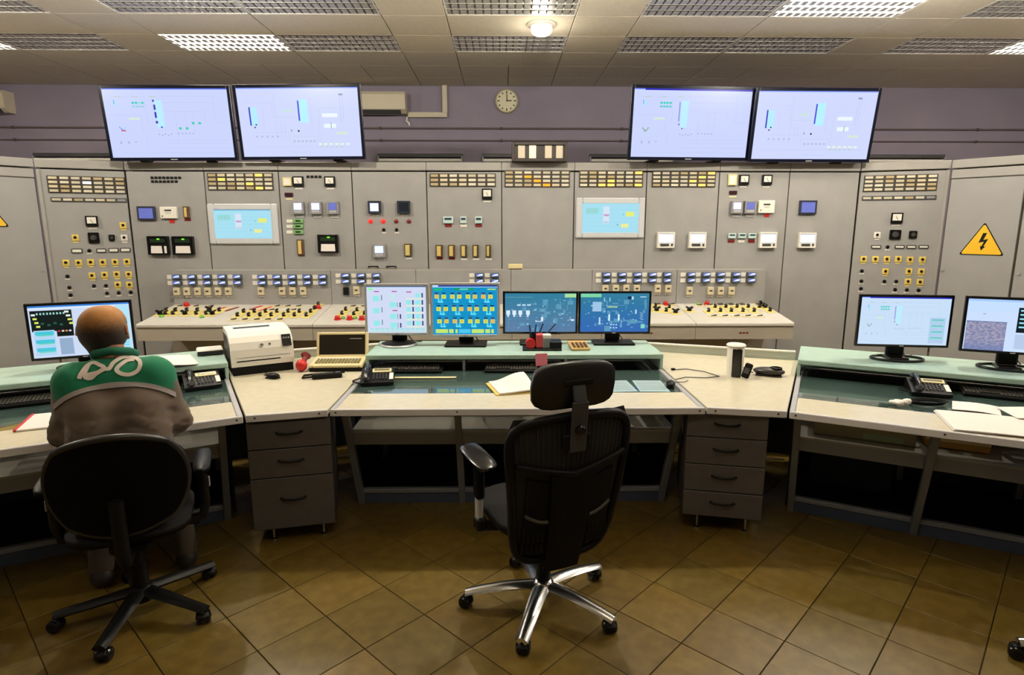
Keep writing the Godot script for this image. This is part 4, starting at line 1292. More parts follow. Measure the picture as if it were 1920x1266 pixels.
func mimic_right() -> ImageTexture:   # a light screen with a grey camera picture
	var p := Picture.new(512, 320, Color(0.80, 0.88, 1.0))
	p.r(0, 0, 1000, 40, Color(0.66, 0.80, 1.0))
	p.r(0, 40, 1000, 200, Color(0.78, 0.88, 1.0))
	p.r(160, 280, 30, 12, Color(0.5, 0.56, 0.72))
	var f := FastNoiseLite.new()
	f.seed = 4
	f.frequency = 0.02
	for y in range(440, 1000, 8):
		for x in range(10, 400, 6):
			var k := clampf(0.5 + f.get_noise_2d(x, y) * 0.9, 0, 1)
			p.r(x, y, 9, 12, Color(0.44, 0.48, 0.66).lerp(Color(0.72, 0.68, 0.74), k).lerp(Color(0.36, 0.46, 0.70), clampf((y - 800) / 200.0, 0, 1) * 0.6))
	p.r(5, 430, 400, 14, Color(0.36, 0.44, 0.62))
	p.r(500, 140, 460, 480, Color(0.04, 0.10, 0.14))
	for k in 5:
		p.r(520, 180 + 80 * k, 60, 30, Color(0.60, 0.90, 0.95))
		p.r(640 + 60 * k, 200, 30, 50, Color(0.8, 0.9, 0.5))
	p.r(500, 660, 460, 280, Color(0.72, 0.80, 0.92))
	return p.texture()

func operator_picture(n: int) -> ImageTexture:
	var p := Picture.new(320, 200, Color(0.66, 0.88, 0.95) if n < 80 else Color(0.80, 0.91, 0.97))
	p.r(0, 0, 1000, 30, Color(0.40, 0.66, 0.80))
	for k in 5:
		p.pipe([Vector2(40, 240 + 130 * k), Vector2(940, 240 + 130 * k)], Color(0.52, 0.82, 0.88), 2.0)
	p.r(60, 180, 230, 180, Color(0.58, 0.88, 0.86))
	for k in 4:
		p.r(80 + 50 * k, 200, 24, 140, Color(0.64, 0.80, 0.84))
	p.r(370, 140, 110, 520, Color(0.84, 0.90, 0.96))
	p.r(380, 380, 90, 60, Color(0.80, 0.60, 0.80))
	p.r(380, 620, 90, 12, Color(0.45, 0.36, 0.60))
	p.r(770, 300, 150, 150, Color(0.90, 0.93, 0.50))
	p.r(690, 680, 130, 120, Color(0.93, 0.93, 0.60))
	p.r(620, 700, 20, 26, Color(0.16, 0.40, 0.36))
	p.r(720, 380, 14, 18, Color(0.2, 0.4, 0.5))
	return p.texture()

# ---------------------------------------------------------------- wall screens and monitors
func build_wall_screens() -> void:
	var spots := [[-3.485, 2.872, 1.3, 5.5, 0.4], [-2.121, 2.885, -2.0, 6.9, 0.2], [2.016, 2.885, 3.5, 6.2, 0.0], [3.334, 2.868, 0.7, 8.0, 0.0]]
	var labels := ["leftmost of the four big wall screens, with green dots on its scheme", "second big wall screen from the left, next to the air conditioner", "third big wall screen from the left, a dark blue bar along its top", "rightmost of the four big wall screens over the cabinets"]
	for i in 4:
		var s: Array = spots[i]
		var o := thing("wall_screen", labels[i], "screen", Vector3(s[0], s[1], -6.72), deg_to_rad(s[2]), "big wall screens over the cabinets")
		var lean := moved(Vector3.ZERO, Vector3(deg_to_rad(s[3]), 0, deg_to_rad(s[4])))
		part("housing", shape().box(Vector3(0, 0, -0.035), Vector3(1.31, 0.73, 0.05), 0.01), M.gloss_black, o, lean)
		part("bezel", framed(1.335, 0.752, 0.03, 0.034, 0.004), solid_once("screen_bezel", rgb(12, 16, 34), 0.2), o, lean * moved(Vector3(0, 0, -0.015)))
		part("screen", shape().plate(Vector3(0, 0, 0.0115), 1.268, 0.685), screen_material(scheme_one(PALE, i == 0) if i % 2 == 0 else scheme_two(PALE.lightened(0.1)), 1.0), o, lean)
		part("logo", shape().box(Vector3(0, -0.362, 0.0155), Vector3(0.07, 0.009, 0.001)), M.silver, o, lean)
		for q in [-0.35, 0.35]:
			part("bracket", shape().box(Vector3(q, -0.1, -0.13), Vector3(0.06, 0.55, 0.06), 0.004).box(Vector3(q, -0.372, -0.2), Vector3(0.1, 0.02, 0.2), 0.003), M.black, o)
		screen_glow(o, lean * Transform3D(Basis(Vector3.UP, PI), Vector3(0, 0, 0.03)), Vector2(1.25, 0.67), 0.12)

# the light a screen throws forward, just before its face
func screen_glow(o: Node3D, xf: Transform3D, size: Vector2, strength: float) -> void:
	var a := AreaLight3D.new()
	a.name = "screen_glow"
	a.area_size = size
	a.transform = xf
	a.light_color = Color(0.62, 0.70, 1.0)
	a.light_energy = strength
	a.area_range = 20.0
	a.area_attenuation = 2.0
	a.shadow_enabled = true
	o.add_child(a)

func monitor(label: String, at: Vector3, turn: float, w: float, h: float, lift: float, lean: float, look: String, foot: String, t: Texture2D, group := "desk monitors") -> Node3D:
	var o := thing("monitor", label, "monitor", at, turn, group)
	var silver := look == "silver"
	var rim := 0.022 if silver else 0.019
	var xf := moved(Vector3(0, lift, 0.03), Vector3(lean, 0, 0))
	var case: Material = M.silver if silver else M.gloss_black
	part("housing", shape().box(Vector3(0, 0, -0.028), Vector3(w - 0.03, h - 0.03, 0.046), 0.014), M.dark_grey if silver else M.black, o, xf)
	part("bezel", framed(w, h, 0.022, rim, 0.004), case, o, xf * moved(Vector3(0, 0, -0.011)))
	part("screen", shape().plate(Vector3(0, 0, 0.0088), w - rim * 1.8, h - rim * 1.8), screen_material(t, 1.0), o, xf)
	screen_glow(o, xf * Transform3D(Basis(Vector3.UP, PI), Vector3(0, 0, 0.025)), Vector2(w * 0.9, h * 0.9), 0.012)
	part("logo", shape().box(Vector3(0, -h / 2 + rim * 0.45, 0.0115), Vector3(0.028, 0.008, 0.001)), M.grey if silver else M.silver, o, xf)
	for k in 3:
		part("button", shape().box(Vector3(w * 0.36 + 0.016 * k, -h / 2 + rim * 0.4, 0.0115), Vector3(0.008, 0.004, 0.002)), M.dark_grey, o, xf)
	part("neck", shape().box(Vector3(0, lift * 0.5 + 0.01, -0.045), Vector3(0.115, lift - 0.02, 0.035), 0.008), M.black, o)
	match foot:
		"round":
			part("base", shape().lathe(Vector3(0, 0, 0), [Vector2(0, 0), Vector2(0.135, 0), Vector2(0.14, 0.008), Vector2(0.132, 0.018)], 32), M.silver, o)
			part("base_cover", shape().lathe(Vector3(0, 0, 0), [Vector2(0.132, 0.018), Vector2(0.1, 0.026), Vector2(0.06, 0.034), Vector2(0, 0.036)], 32), M.black, o)
		"ring":
			var ring := []
			for k in 33:
				ring.append(Vector3(cos(TAU * k / 32.0) * 0.165, 0.009, sin(TAU * k / 32.0) * 0.105))
			part("base", shape().tube(ring, 0.009, 8).box(Vector3(0, 0.009, -0.03), Vector3(0.13, 0.018, 0.14), 0.006), M.gloss_black, o)
		_:
			part("base", shape(Transform3D(Basis(Vector3.RIGHT, -PI / 2), Vector3.ZERO)).slab(rounded(0.32, 0.19, 0.015), 0.0, 0.018, 0.005), M.black, o)
	part("cable", shape().tube([Vector3(0.03, lift * 0.55, -0.07), Vector3(0.06, 0.06, -0.1), Vector3(0.1, 0.006, -0.09), Vector3(0.16, 0.006, -0.13)], 0.004, 6), M.black, o)
	return o

func build_monitors() -> void:
	var y := SHELF_HEIGHT
	monitor("silver framed monitor with a pale screen of small tanks, on a round base", Vector3(-0.803, y, -4.63), deg_to_rad(-1.0), 0.49, 0.397, 0.283, -0.02, "silver", "round", mimic_pale())
	monitor("silver framed monitor with a cyan screen of yellow tanks", Vector3(-0.281, y, -4.62), deg_to_rad(-1.0), 0.532, 0.418, 0.28, -0.02, "silver", "plate", mimic_cyan())
	monitor("black monitor with four white tank shapes on blue, behind the desk organiser", Vector3(0.298, y, -4.68), deg_to_rad(-1.0), 0.582, 0.338, 0.25, 0.06, "black", "plate", mimic_blue(false))
	monitor("black monitor with a pale square on blue, right of the desk organiser", Vector3(0.872, y, -4.67), deg_to_rad(-1.0), 0.562, 0.334, 0.25, 0.0, "black", "plate", mimic_blue(true))
	var left := on_unit(0, 0.262, SHELF_HEIGHT, -1.24)
	monitor("black monitor in front of the seated operator", left, WING_ANGLE - 0.07, 0.575, 0.365, 0.252, 0.0, "black", "ring", mimic_left())
	monitor("black monitor with a light scheme on the right desk, the nearer one to the middle", on_unit(2, -0.464, SHELF_HEIGHT, -1.24), deg_to_rad(-8.0), 0.6, 0.36, 0.275, 0.0, "black", "ring", scheme_one(Color(0.79, 0.88, 0.98), false, true))
	monitor("black monitor with a grey camera picture, cut by the picture's right edge", on_unit(2, 0.15, SHELF_HEIGHT, -1.24), deg_to_rad(-24.0), 0.57, 0.365, 0.285, 0.0, "black", "ring", mimic_right())

# ---------------------------------------------------------------- desks: three straight units joined by two wedges
const UNIT_WIDTH := 2.15
const UNIT_DEPTH := 1.47

func unit_frame(i: int) -> Transform3D:
	var turn: float = [WING_ANGLE, 0.0, -WING_ANGLE][i]
	var at: Vector3 = [Vector3(-2.373, 0, -2.712), Vector3(0.0925, 0, -3.33), Vector3(2.564, 0, -2.745)][i]
	return Transform3D(Basis(Vector3.UP, turn), at)

func on_unit(i: int, x: float, y: float, z: float) -> Vector3:
	return unit_frame(i) * Vector3(x, y, z)

func build_desks() -> void:
	var labels := ["left desk unit where the operator sits, mint green monitor shelf", "middle desk unit with four monitors on its mint green shelf", "right desk unit with two black monitors on its mint green shelf"]
	for i in 3:
		desk_unit(i, labels[i])
	wedge(-1, "cream corner desk under the printer, left of the middle desk", Vector3(-0.986, 0, -3.327), Vector3(-1.421, 0, -3.22), 0)
	wedge(1, "cream corner desk with the white cylinder, right of the middle desk", Vector3(1.171, 0, -3.337), Vector3(1.612, 0, -3.252), 2)
	pedestal(Vector3(-1.205, 0, -3.285), deg_to_rad(12.5), [0.09, 0.404, 0.577, 0.738], "grey three drawer pedestal under the left corner desk")
	pedestal(Vector3(1.303, 0, -3.335), deg_to_rad(-12.0), [0.105, 0.264, 0.433, 0.6, 0.748], "grey four drawer pedestal under the right corner desk")

func desk_unit(i: int, label: String) -> void:
	var f := unit_frame(i)
	var o := thing("operator_desk", label, "desk", f.origin, [WING_ANGLE, 0.0, -WING_ANGLE][i], "straight units of the operators' desk")
	var w := UNIT_WIDTH
	var y := DESK_HEIGHT
	part("front_top", shape().box(Vector3(0, y - 0.014, -0.165), Vector3(w - 0.066, 0.028, 0.322), 0.003), M.laminate, o)
	part("edge_band", shape().box(Vector3(0, y - 0.019, 0.002), Vector3(w - 0.006, 0.042, 0.018), 0.004), M.desk_edge, o)
	for k in 4:
		part("screw", keep("desk_screw", func(): return shape(moved(Vector3.ZERO, Vector3(PI / 2, 0, 0))).lathe(Vector3.ZERO, [Vector2(0.006, 0), Vector2(0.005, 0.002), Vector2(0, 0.003)], 8)), M.dark_grey, o, moved(Vector3([-1.04, -0.35, 0.35, 1.04][k], y - 0.017, 0.011)))
	for q in [-1, 1]:
		part("joint_strip", shape().box(Vector3(q * (w / 2 - 0.017), y - 0.01, -0.48), Vector3(0.03, 0.024, 0.94), 0.004), M.silver, o)
	part("glass_top", shape().box(Vector3(0, y - 0.006, -0.635), Vector3(w - 0.068, 0.005, 0.61)), M.glass, o)
	part("tray", shape().box(Vector3(0, y - 0.04, -0.75), Vector3(w - 0.06, 0.01, 0.4)), M.tray, o)
	part("back_board", shape().box(Vector3(0, y - 0.06, -1.2), Vector3(w - 0.06, 0.02, 0.52)), M.tray, o)
	part("shelf_top", shape().box(Vector3(0, SHELF_HEIGHT - 0.018, -1.2), Vector3(w, 0.036, 0.54), 0.005), M.mint, o)
	for q in [-1, 1]:
		part("shelf_side", shape().box(Vector3(q * (w / 2 - 0.012), y + 0.04, -1.2), Vector3(0.022, 0.078, 0.53), 0.003), M.mint, o)
	part("shelf_back", shape().box(Vector3(0, y + 0.02, -1.455), Vector3(w - 0.03, 0.13, 0.014)), M.mint, o)
	for q in [-0.37, 0.37]:
		part("divider", shape().box(Vector3(q, y + 0.035, -1.1), Vector3(0.018, 0.08, 0.3)), M.grey, o)
	# frame under the top
	for x in [-1.03, -0.36, 0.32, 0.97]:
		part("leg", shape().bar(Vector3(x, 0.748, -0.14), Vector3(x, 0.0, -0.465), 0.04, 0.05, 0.004).bar(Vector3(x, 0.745, -1.3), Vector3(x, 0, -1.3), 0.04, 0.05, 0.004).box(Vector3(x, 0.73, -0.72), Vector3(0.04, 0.03, 1.16)), M.frame_metal, o)
	part("lower_shelf", shape().box(Vector3(-0.02, 0.572, -0.72), Vector3(2.0, 0.012, 0.98)), solid_once("lower_shelf", rgb(150, 148, 140), 0.4), o)
	part("shelf_apron", shape().box(Vector3(-0.02, 0.525, -0.255), Vector3(2.0, 0.082, 0.018), 0.003), M.frame_metal, o)
	part("kick_rail", shape().box(Vector3(-0.02, 0.088, -0.46), Vector3(2.0, 0.03, 0.04), 0.004), M.frame_metal, o)
	part("kick_plate", shape().box(Vector3(-0.02, 0.038, -0.455), Vector3(2.0, 0.074, 0.012)), solid_once("kick", rgb(64, 74, 96), 0.5), o)
	part("back_panel", shape().box(Vector3(0, 0.36, -1.36), Vector3(w - 0.02, 0.72, 0.02)), M.navy, o)
	part("floor_pan", shape().box(Vector3(-0.02, 0.012, -0.9), Vector3(2.0, 0.02, 0.86)), M.navy, o)
	for q in [-1, 1]:
		part("side_panel", shape().box(Vector3(q * 1.04 - 0.02, 0.34, -0.93), Vector3(0.012, 0.66, 0.84)), M.navy, o)

func flat(points: Array) -> PackedVector2Array:
	var p := PackedVector2Array()
	for q in points:
		p.append(Vector2(q.x, -q.z))
	return p

func wedge(side: int, label: String, a: Vector3, b: Vector3, wing: int) -> void:
	var f := unit_frame(wing)
	var back_wing := f * Vector3(-side * UNIT_WIDTH / 2, 0, -UNIT_DEPTH)
	var back_mid := Vector3(a.x, 0, -3.33 - UNIT_DEPTH - 0.14)
	var mid := (a + b) / 2
	var o := thing("corner_desk", label, "desk", Vector3(mid.x, 0, mid.z), 0.0, "corner units of the operators' desk")
	var inset := Vector3(side * 0.008, 0, 0)
	var pts := [a + inset - mid, b - inset - mid, back_wing - inset - mid, back_mid + inset - mid]
	var lay := Transform3D(Basis(Vector3.RIGHT, -PI / 2), Vector3.ZERO)
	part("tabletop", shape(lay).slab(flat(pts), DESK_HEIGHT - 0.028, DESK_HEIGHT - 0.0005, 0.003), M.laminate, o)
	var along := (b - a).normalized()
	var turn := Basis(Vector3.UP, atan2(-along.z, along.x))
	part("edge_band", shape().box(Vector3(0, DESK_HEIGHT - 0.019, 0.0), Vector3(a.distance_to(b) - 0.014, 0.042, 0.018), 0.004, turn), M.desk_edge, o)
	for k in [-0.17, 0.17]:
		part("screw", kept["desk_screw"], M.dark_grey, o, Transform3D(turn * Basis(Vector3.UP, 0.0 if along.x > 0 else PI), turn * Vector3(k, 0, 0.01 * signf(along.x)) + Vector3(0, DESK_HEIGHT - 0.017, 0)))
	var back := (back_wing - back_mid)
	var bt := Basis(Vector3.UP, atan2(-back.z, back.x))
	var bm := (back_wing + back_mid) / 2 - mid
	part("back_rim", shape().box(bm + Vector3(0, DESK_HEIGHT + 0.02, -0.012), Vector3(back.length() - 0.05, 0.075, 0.02), 0.003, bt), solid_once("rim", rgb(176, 182, 172), 0.3), o)
	part("rim_cap", shape().box(bm + Vector3(0, DESK_HEIGHT + 0.064, -0.012), Vector3(back.length() - 0.05, 0.014, 0.034), 0.004, bt), M.white, o)
	part("back_panel", shape().box(bm + bt * Vector3(0, 0.37, -0.06 * side), Vector3(back.length() + 0.3, 0.74, 0.016), 0.0, bt), M.navy, o)
	var rod_a := Vector3(a.x + side * 0.02, 0.24, a.z - 0.72) - mid
	var rod_b := f * Vector3(-side * 1.1, 0.24, -0.72) - mid
	part("tie_rod", shape().rod(rod_a, rod_b, 0.008, 8), M.white, o)

func pedestal(at: Vector3, turn: float, seams: Array, label: String) -> void:
	var o := thing("drawer_pedestal", label, "drawer unit", at, turn, "drawer pedestals under the corner desks")
	var lo: float = seams[0]
	var hi: float = seams[-1]
	part("body", shape().box(Vector3(0, (lo + hi) / 2, -0.24), Vector3(0.45, hi - lo, 0.45), 0.003), M.pedestal, o)
	for k in seams.size() - 1:
		var h: float = seams[k + 1] - seams[k]
		var ym: float = (seams[k + 1] + seams[k]) / 2
		var d := part("drawer", shape().box(Vector3(0, ym, -0.007), Vector3(0.45, h - 0.006, 0.018), 0.003), M.pedestal, o)
		part("handle", shape().tube([Vector3(-0.07, ym + h * 0.1, 0.002), Vector3(-0.05, ym + h * 0.1 - 0.004, 0.018), Vector3(0, ym + h * 0.1 - 0.006, 0.026), Vector3(0.05, ym + h * 0.1 - 0.004, 0.018), Vector3(0.07, ym + h * 0.1, 0.002)], 0.007, 8), M.black, d)
	for p in [[-0.13, -0.06], [0.15, -0.06], [-0.15, -0.42], [0.15, -0.42]]:
		part("leg", shape().lathe(Vector3(p[0], 0, p[1]), [Vector2(0, 0), Vector2(0.018, 0), Vector2(0.018, 0.008), Vector2(0.007, 0.014), Vector2(0.007, lo + 0.01)], 12), M.chrome, o)

# ---------------------------------------------------------------- things on and under the desks
func phone(label: String, at: Vector3, turn: float) -> void:
	var o := thing("desk_phone", label, "telephone", at, turn, "black desk telephones")
	var side := PackedVector2Array([Vector2(-0.09, 0.004), Vector2(-0.09, 0.022), Vector2(0.1, 0.074), Vector2(0.115, 0.06), Vector2(0.115, 0.004)])
	part("body", shape(Transform3D(Basis(Vector3.FORWARD, Vector3.UP, Vector3.RIGHT), Vector3(-0.1, 0, 0))).slab(side, 0, 0.215, 0.004), M.black, o)
	var tilt := Transform3D(Basis(Vector3.RIGHT, atan2(0.052, 0.19)), Vector3(0, 0.0475, 0))
	part("display", shape(tilt).box(Vector3(0.035, 0.006, -0.055), Vector3(0.125, 0.008, 0.048), 0.002), M.cream, o)
	part("display_glass", shape(tilt).box(Vector3(0.035, 0.0105, -0.058), Vector3(0.1, 0.002, 0.02)), solid_once("lcd", rgb(112, 110, 84), 0.2), o)
	var keys := shape(tilt)
	for r in 4:
		for c in 5:
			keys.box(Vector3(-0.015 + 0.02 * c, 0.006, -0.012 + 0.021 * r), Vector3(0.013, 0.006, 0.012), 0.002)
	stuff(part("keypad", keys, M.dark_grey, o))
	part("label_card", shape(tilt).box(Vector3(0.098, 0.0035, 0.02), Vector3(0.026, 0.003, 0.085)), M.white, o)
	var h := part("handset", shape(tilt).tube([Vector3(-0.062, 0.026, -0.085), Vector3(-0.062, 0.04, -0.04), Vector3(-0.062, 0.044, 0.0), Vector3(-0.062, 0.04, 0.05), Vector3(-0.062, 0.026, 0.085)], 0.014, 10).box(Vector3(-0.062, 0.022, -0.083), Vector3(0.046, 0.03, 0.048), 0.012).box(Vector3(-0.062, 0.022, 0.083), Vector3(0.046, 0.03, 0.048), 0.012), M.gloss_black, o)
	var coil := []
	for k in 49:
		var t := k / 48.0
		coil.append(Vector3(-0.1 - 0.05 * sin(t * PI) + cos(k * 1.6) * 0.007, 0.012 + absf(sin(k * 1.6)) * 0.01, lerpf(0.09, -0.06, t)))
	part("cord", shape().tube(coil, 0.003, 5), M.soft_black, h)

func keyboard(label: String, at: Vector3, turn: float, length := 0.44, spot := false) -> void:
	var o := thing("keyboard", label, "keyboard", at, turn, "black computer keyboards")
	part("body", shape(moved(Vector3(0, 0.014, 0), Vector3(0.06, 0, 0))).box(Vector3.ZERO, Vector3(length, 0.018, 0.155), 0.005), M.black, o)
	var keys := shape(moved(Vector3(0, 0.025, 0), Vector3(0.06, 0, 0)))
	for r in 6:
		for c in int(length / 0.0195) - 1:
			if r == 5 and c > 3 and c < 9:
				continue
			keys.box(Vector3(-length / 2 + 0.02 + 0.0195 * c, 0.002, -0.06 + 0.0225 * r), Vector3(0.016, 0.007, 0.018), 0.002)
	stuff(part("keys", keys, solid_once("keycaps", rgb(44, 42, 38), 0.5), o))
	if spot:
		part("wake_key", shape(moved(Vector3(length * 0.36, 0.03, -0.06), Vector3(0.06, 0, 0))).box(Vector3.ZERO, Vector3(0.034, 0.008, 0.018), 0.002), M.yellow, o)

func sheets(label: String, at: Vector3, turn: float, size: Vector2, bend: float, called := "paper_sheets", n := 1) -> Node3D:
	var o := thing(called, label, "paper", at, turn)
	for k in n:
		var pts := []
		for i in 9:
			var row := []
			for j in 7:
				var u := i / 8.0 - 0.5
				var v := j / 6.0 - 0.5
				row.append(Vector3(u * size.x + 0.006 * k, 0.003 + 0.004 * k + bend * (0.5 + 0.5 * sin(u * 4.2 + 1.3 + k)) * (0.4 + absf(v)), v * size.y + 0.004 * k))
			pts.append(row)
		part("sheet", shape().sheet(pts, 0.003), M.paper, o)
	return o

func mouse(label: String, at: Vector3, turn: float) -> void:
	var o := thing("mouse", label, "mouse", at, turn, "computer mice")
	part("body", shape().ball(Vector3(0, 0.021, 0), Vector3(0.03, 0.019, 0.055), 18).box(Vector3(0, 0.006, 0), Vector3(0.05, 0.01, 0.09), 0.003), M.black, o)
	part("scroll_wheel", shape().rod(Vector3(-0.004, 0.034, -0.03), Vector3(0.004, 0.034, -0.03), 0.007, 10), M.grey, o)
	part("cable", shape().tube([Vector3(0, 0.012, -0.052), Vector3(0.03, 0.008, -0.1), Vector3(0.08, 0.008, -0.12), Vector3(0.1, 0.008, -0.17)], 0.0025, 6), M.black, o)

func build_desk_things() -> void:
	var y := DESK_HEIGHT
	# middle desk
	phone("black desk phone on the middle desk, left end of the glass", on_unit(1, -0.93, y, -0.6), deg_to_rad(8))
	keyboard("black keyboard under the middle shelf, beside the black phone", on_unit(1, -0.77, y, -0.93), 0.0, 0.5)
	keyboard("black keyboard with one yellow key, under the shelf behind the mesh chair", on_unit(1, -0.02, y, -0.93), deg_to_rad(-2), 0.4, true)
	var ruler := thing("ruler", "long thin pale ruler lying on the glass of the middle desk", "ruler", on_unit(1, -0.63, y, -0.71))
	part("body", shape().box(Vector3(0, 0.004, 0), Vector3(0.44, 0.006, 0.03), 0.002), M.cream, ruler)
	part("end_cap", shape().box(Vector3(0.218, 0.005, 0), Vector3(0.008, 0.008, 0.032), 0.002), M.silver, ruler)
	var pad := thing("writing_pad", "yellow backed pad of white sheets on the middle desk by the headrest", "paper", on_unit(1, -0.02, y, -0.44), deg_to_rad(14))
	part("cover", shape().box(Vector3(-0.03, 0.004, 0), Vector3(0.24, 0.006, 0.3), 0.002), M.yellow, pad)
	var curl := []
	for i in 9:
		var row := []
		for j in 7:
			var u := i / 8.0
			row.append(Vector3(-0.13 + 0.24 * u, 0.012 + 0.05 * smoothstep(0.1, 0.9, u) * (0.6 + 0.4 * cos(j * 0.5)), -0.15 + 0.05 * j))
		curl.append(row)
	part("sheet", shape().sheet(curl, 0.008), M.paper, pad)
	var note := thing("sticky_note", "pink sticky note hanging from the middle shelf edge", "note", on_unit(1, 0.19, SHELF_HEIGHT - 0.035, -0.925))
	part("sheet", shape(moved(Vector3.ZERO, Vector3(-0.06, 0, 0.04))).box(Vector3(0, -0.002, 0), Vector3(0.085, 0.09, 0.0015)), M.pink, note)
	for d in [[0.66, -0.48, 0.2, "bluish printed sheet on the glass, nearer the mesh chair"], [0.875, -0.48, -0.1, "bluish printed sheet on the glass, next to the mouse"]]:
		var s := thing("printed_sheet", d[3], "paper", on_unit(1, d[0], y - 0.003, d[1]), d[2] * 0.3)
		part("sheet", shape().box(Vector3(0, 0.002, 0), Vector3(0.19, 0.002, 0.28)), solid_once("blue_print", rgb(150, 178, 186), 0.7), s)
		for k in 6:
			part("print_line", keep("print_row", func(): return shape().box(Vector3.ZERO, Vector3(0.16, 0.0008, 0.008))), M.grey, s, moved(Vector3(0, 0.0034, -0.1 + 0.038 * k)))
	mouse("black mouse at the right end of the middle desk", on_unit(1, 1.0, y, -0.46), deg_to_rad(-20))
	organiser(on_unit(1, 0.205, SHELF_HEIGHT, -1.115))
	var calc := thing("calculator", "small beige calculator with dark keys on the middle shelf", "calculator", on_unit(1, 0.485, SHELF_HEIGHT + 0.006, -1.15), deg_to_rad(4))
	part("body", shape(moved(Vector3(0, 0.016, 0), Vector3(0.12, 0, 0))).box(Vector3.ZERO, Vector3(0.14, 0.018, 0.2), 0.004), solid_once("tan", rgb(196, 160, 96), 0.5), calc)
	part("display", shape(moved(Vector3(0, 0.028, -0.066), Vector3(0.12, 0, 0))).box(Vector3.ZERO, Vector3(0.125, 0.008, 0.045), 0.002), M.gloss_black, calc)
	var ck := shape(moved(Vector3(0, 0.024, 0.03), Vector3(0.12, 0, 0)))
	for r in 4:
		for c in 4:
			ck.box(Vector3(-0.045 + 0.03 * c, 0.004, -0.045 + 0.03 * r), Vector3(0.02, 0.008, 0.018), 0.003)
	stuff(part("keys", ck, solid_once("brown_keys", rgb(90, 60, 30), 0.5), calc))
	# left corner desk
	printer(Vector3(-1.782, y, -4.37), deg_to_rad(30))
	terminal(Vector3(-1.195, y, -4.36), deg_to_rad(2))
	var bulb := thing("red_horn", "small red horn with a round bulb on the left corner desk", "horn", Vector3(-1.437, y, -4.27), 0.0)
	part("bulb", shape().ball(Vector3(0, 0.045, 0.02), Vector3(0.04, 0.044, 0.045), 18), M.red, bulb)
	part("bell", shape(moved(Vector3(0, 0.05, -0.01), Vector3(-1.1, 0, 0))).lathe(Vector3.ZERO, [Vector2(0.018, 0), Vector2(0.02, 0.06), Vector2(0.036, 0.09), Vector2(0.032, 0.09), Vector2(0, 0.065)], 18), M.dark_red, bulb)
	var strip := thing("power_strip", "short black power strip with a coiled lead before the beige terminal", "power strip", Vector3(-1.2, y, -4.05), deg_to_rad(18))
	part("body", shape().box(Vector3(0, 0.018, 0), Vector3(0.2, 0.034, 0.045), 0.006), M.black, strip)
	for k in 4:
		part("socket", keep("socket", func(): return shape().lathe(Vector3(0, 0.035, 0), [Vector2(0.018, 0), Vector2(0.018, 0.004), Vector2(0.014, 0.001), Vector2(0, 0.001)], 14)), M.dark_grey, strip, moved(Vector3(-0.07 + 0.047 * k, 0, 0)))
	part("lead", shape().tube([Vector3(-0.1, 0.015, 0), Vector3(-0.16, 0.008, -0.03), Vector3(-0.15, 0.008, -0.1), Vector3(-0.04, 0.012, -0.1), Vector3(0.06, 0.014, -0.08), Vector3(0.12, 0.02, -0.06)], 0.007, 8), M.soft_black, strip)
	mouse("black mouse lying before the printer's lower edge", Vector3(-1.57, y, -4.05), deg_to_rad(70))
	# right corner desk
	var can := thing("white_cylinder", "white cylindrical device with a flat cap and a black stripe", "device", Vector3(1.617, y, -4.075), deg_to_rad(-20))
	part("body", shape().lathe(Vector3.ZERO, [Vector2(0, 0), Vector2(0.056, 0), Vector2(0.057, 0.2), Vector2(0.05, 0.206)], 28), M.white, can)
	part("cap", shape().lathe(Vector3(0, 0.206, 0), [Vector2(0.02, 0), Vector2(0.062, 0.004), Vector2(0.066, 0.012), Vector2(0.058, 0.02), Vector2(0, 0.022)], 28), M.white, can)
	part("stripe", shape().box(Vector3(0.01, 0.1, 0.048), Vector3(0.062, 0.2, 0.024), 0.006), M.gloss_black, can)
	var cradle := thing("radio_handset", "black handset leaning on the white cylinder", "radio", Vector3(1.662, y + 0.004, -3.975), deg_to_rad(-30))
	part("body", shape(moved(Vector3(0, 0.052, -0.012), Vector3(-0.3, 0, -0.25))).box(Vector3.ZERO, Vector3(0.05, 0.105, 0.03), 0.008), M.soft_black, cradle)
	part("grille", shape(moved(Vector3(0, 0.055, 0.005), Vector3(-0.3, 0, -0.25))).box(Vector3.ZERO, Vector3(0.034, 0.04, 0.004), 0.001), M.dark_grey, cradle)
	var dock := thing("charging_dock", "dark oval charging dock with an empty cup on the right corner desk", "charger", Vector3(1.86, y, -4.08), deg_to_rad(-24))
	part("body", shape().ball(Vector3(0, 0.03, 0), Vector3(0.105, 0.028, 0.06), 20).box(Vector3(0, 0.006, 0), Vector3(0.17, 0.012, 0.09), 0.005), solid_once("dock", rgb(40, 36, 32), 0.35), dock)
	part("cup", shape().lathe(Vector3(0.045, 0.044, 0), [Vector2(0.04, 0), Vector2(0.04, 0.016), Vector2(0.032, 0.018), Vector2(0.026, 0.004), Vector2(0, 0.003)], 20), M.black, dock)
	part("lead", shape().tube([Vector3(-0.1, 0.012, 0), Vector3(-0.15, 0.006, -0.01), Vector3(-0.2, 0.006, 0.02), Vector3(-0.23, 0.006, -0.1), Vector3(-0.12, 0.006, -0.2)], 0.0035, 6), M.black, dock)
	var loop := thing("loose_cable", "thin dark cable looped on the right corner desk by the shelf end", "cable", Vector3(1.32, y, -4.02))
	part("cable", shape().tube([Vector3(-0.08, 0.004, -0.22), Vector3(0.02, 0.004, -0.24), Vector3(0.12, 0.004, -0.16), Vector3(0.18, 0.004, -0.02), Vector3(0.08, 0.004, 0.02), Vector3(-0.06, 0.004, 0.0), Vector3(-0.15, 0.004, 0.06)], 0.003, 6), M.dark_grey, loop)
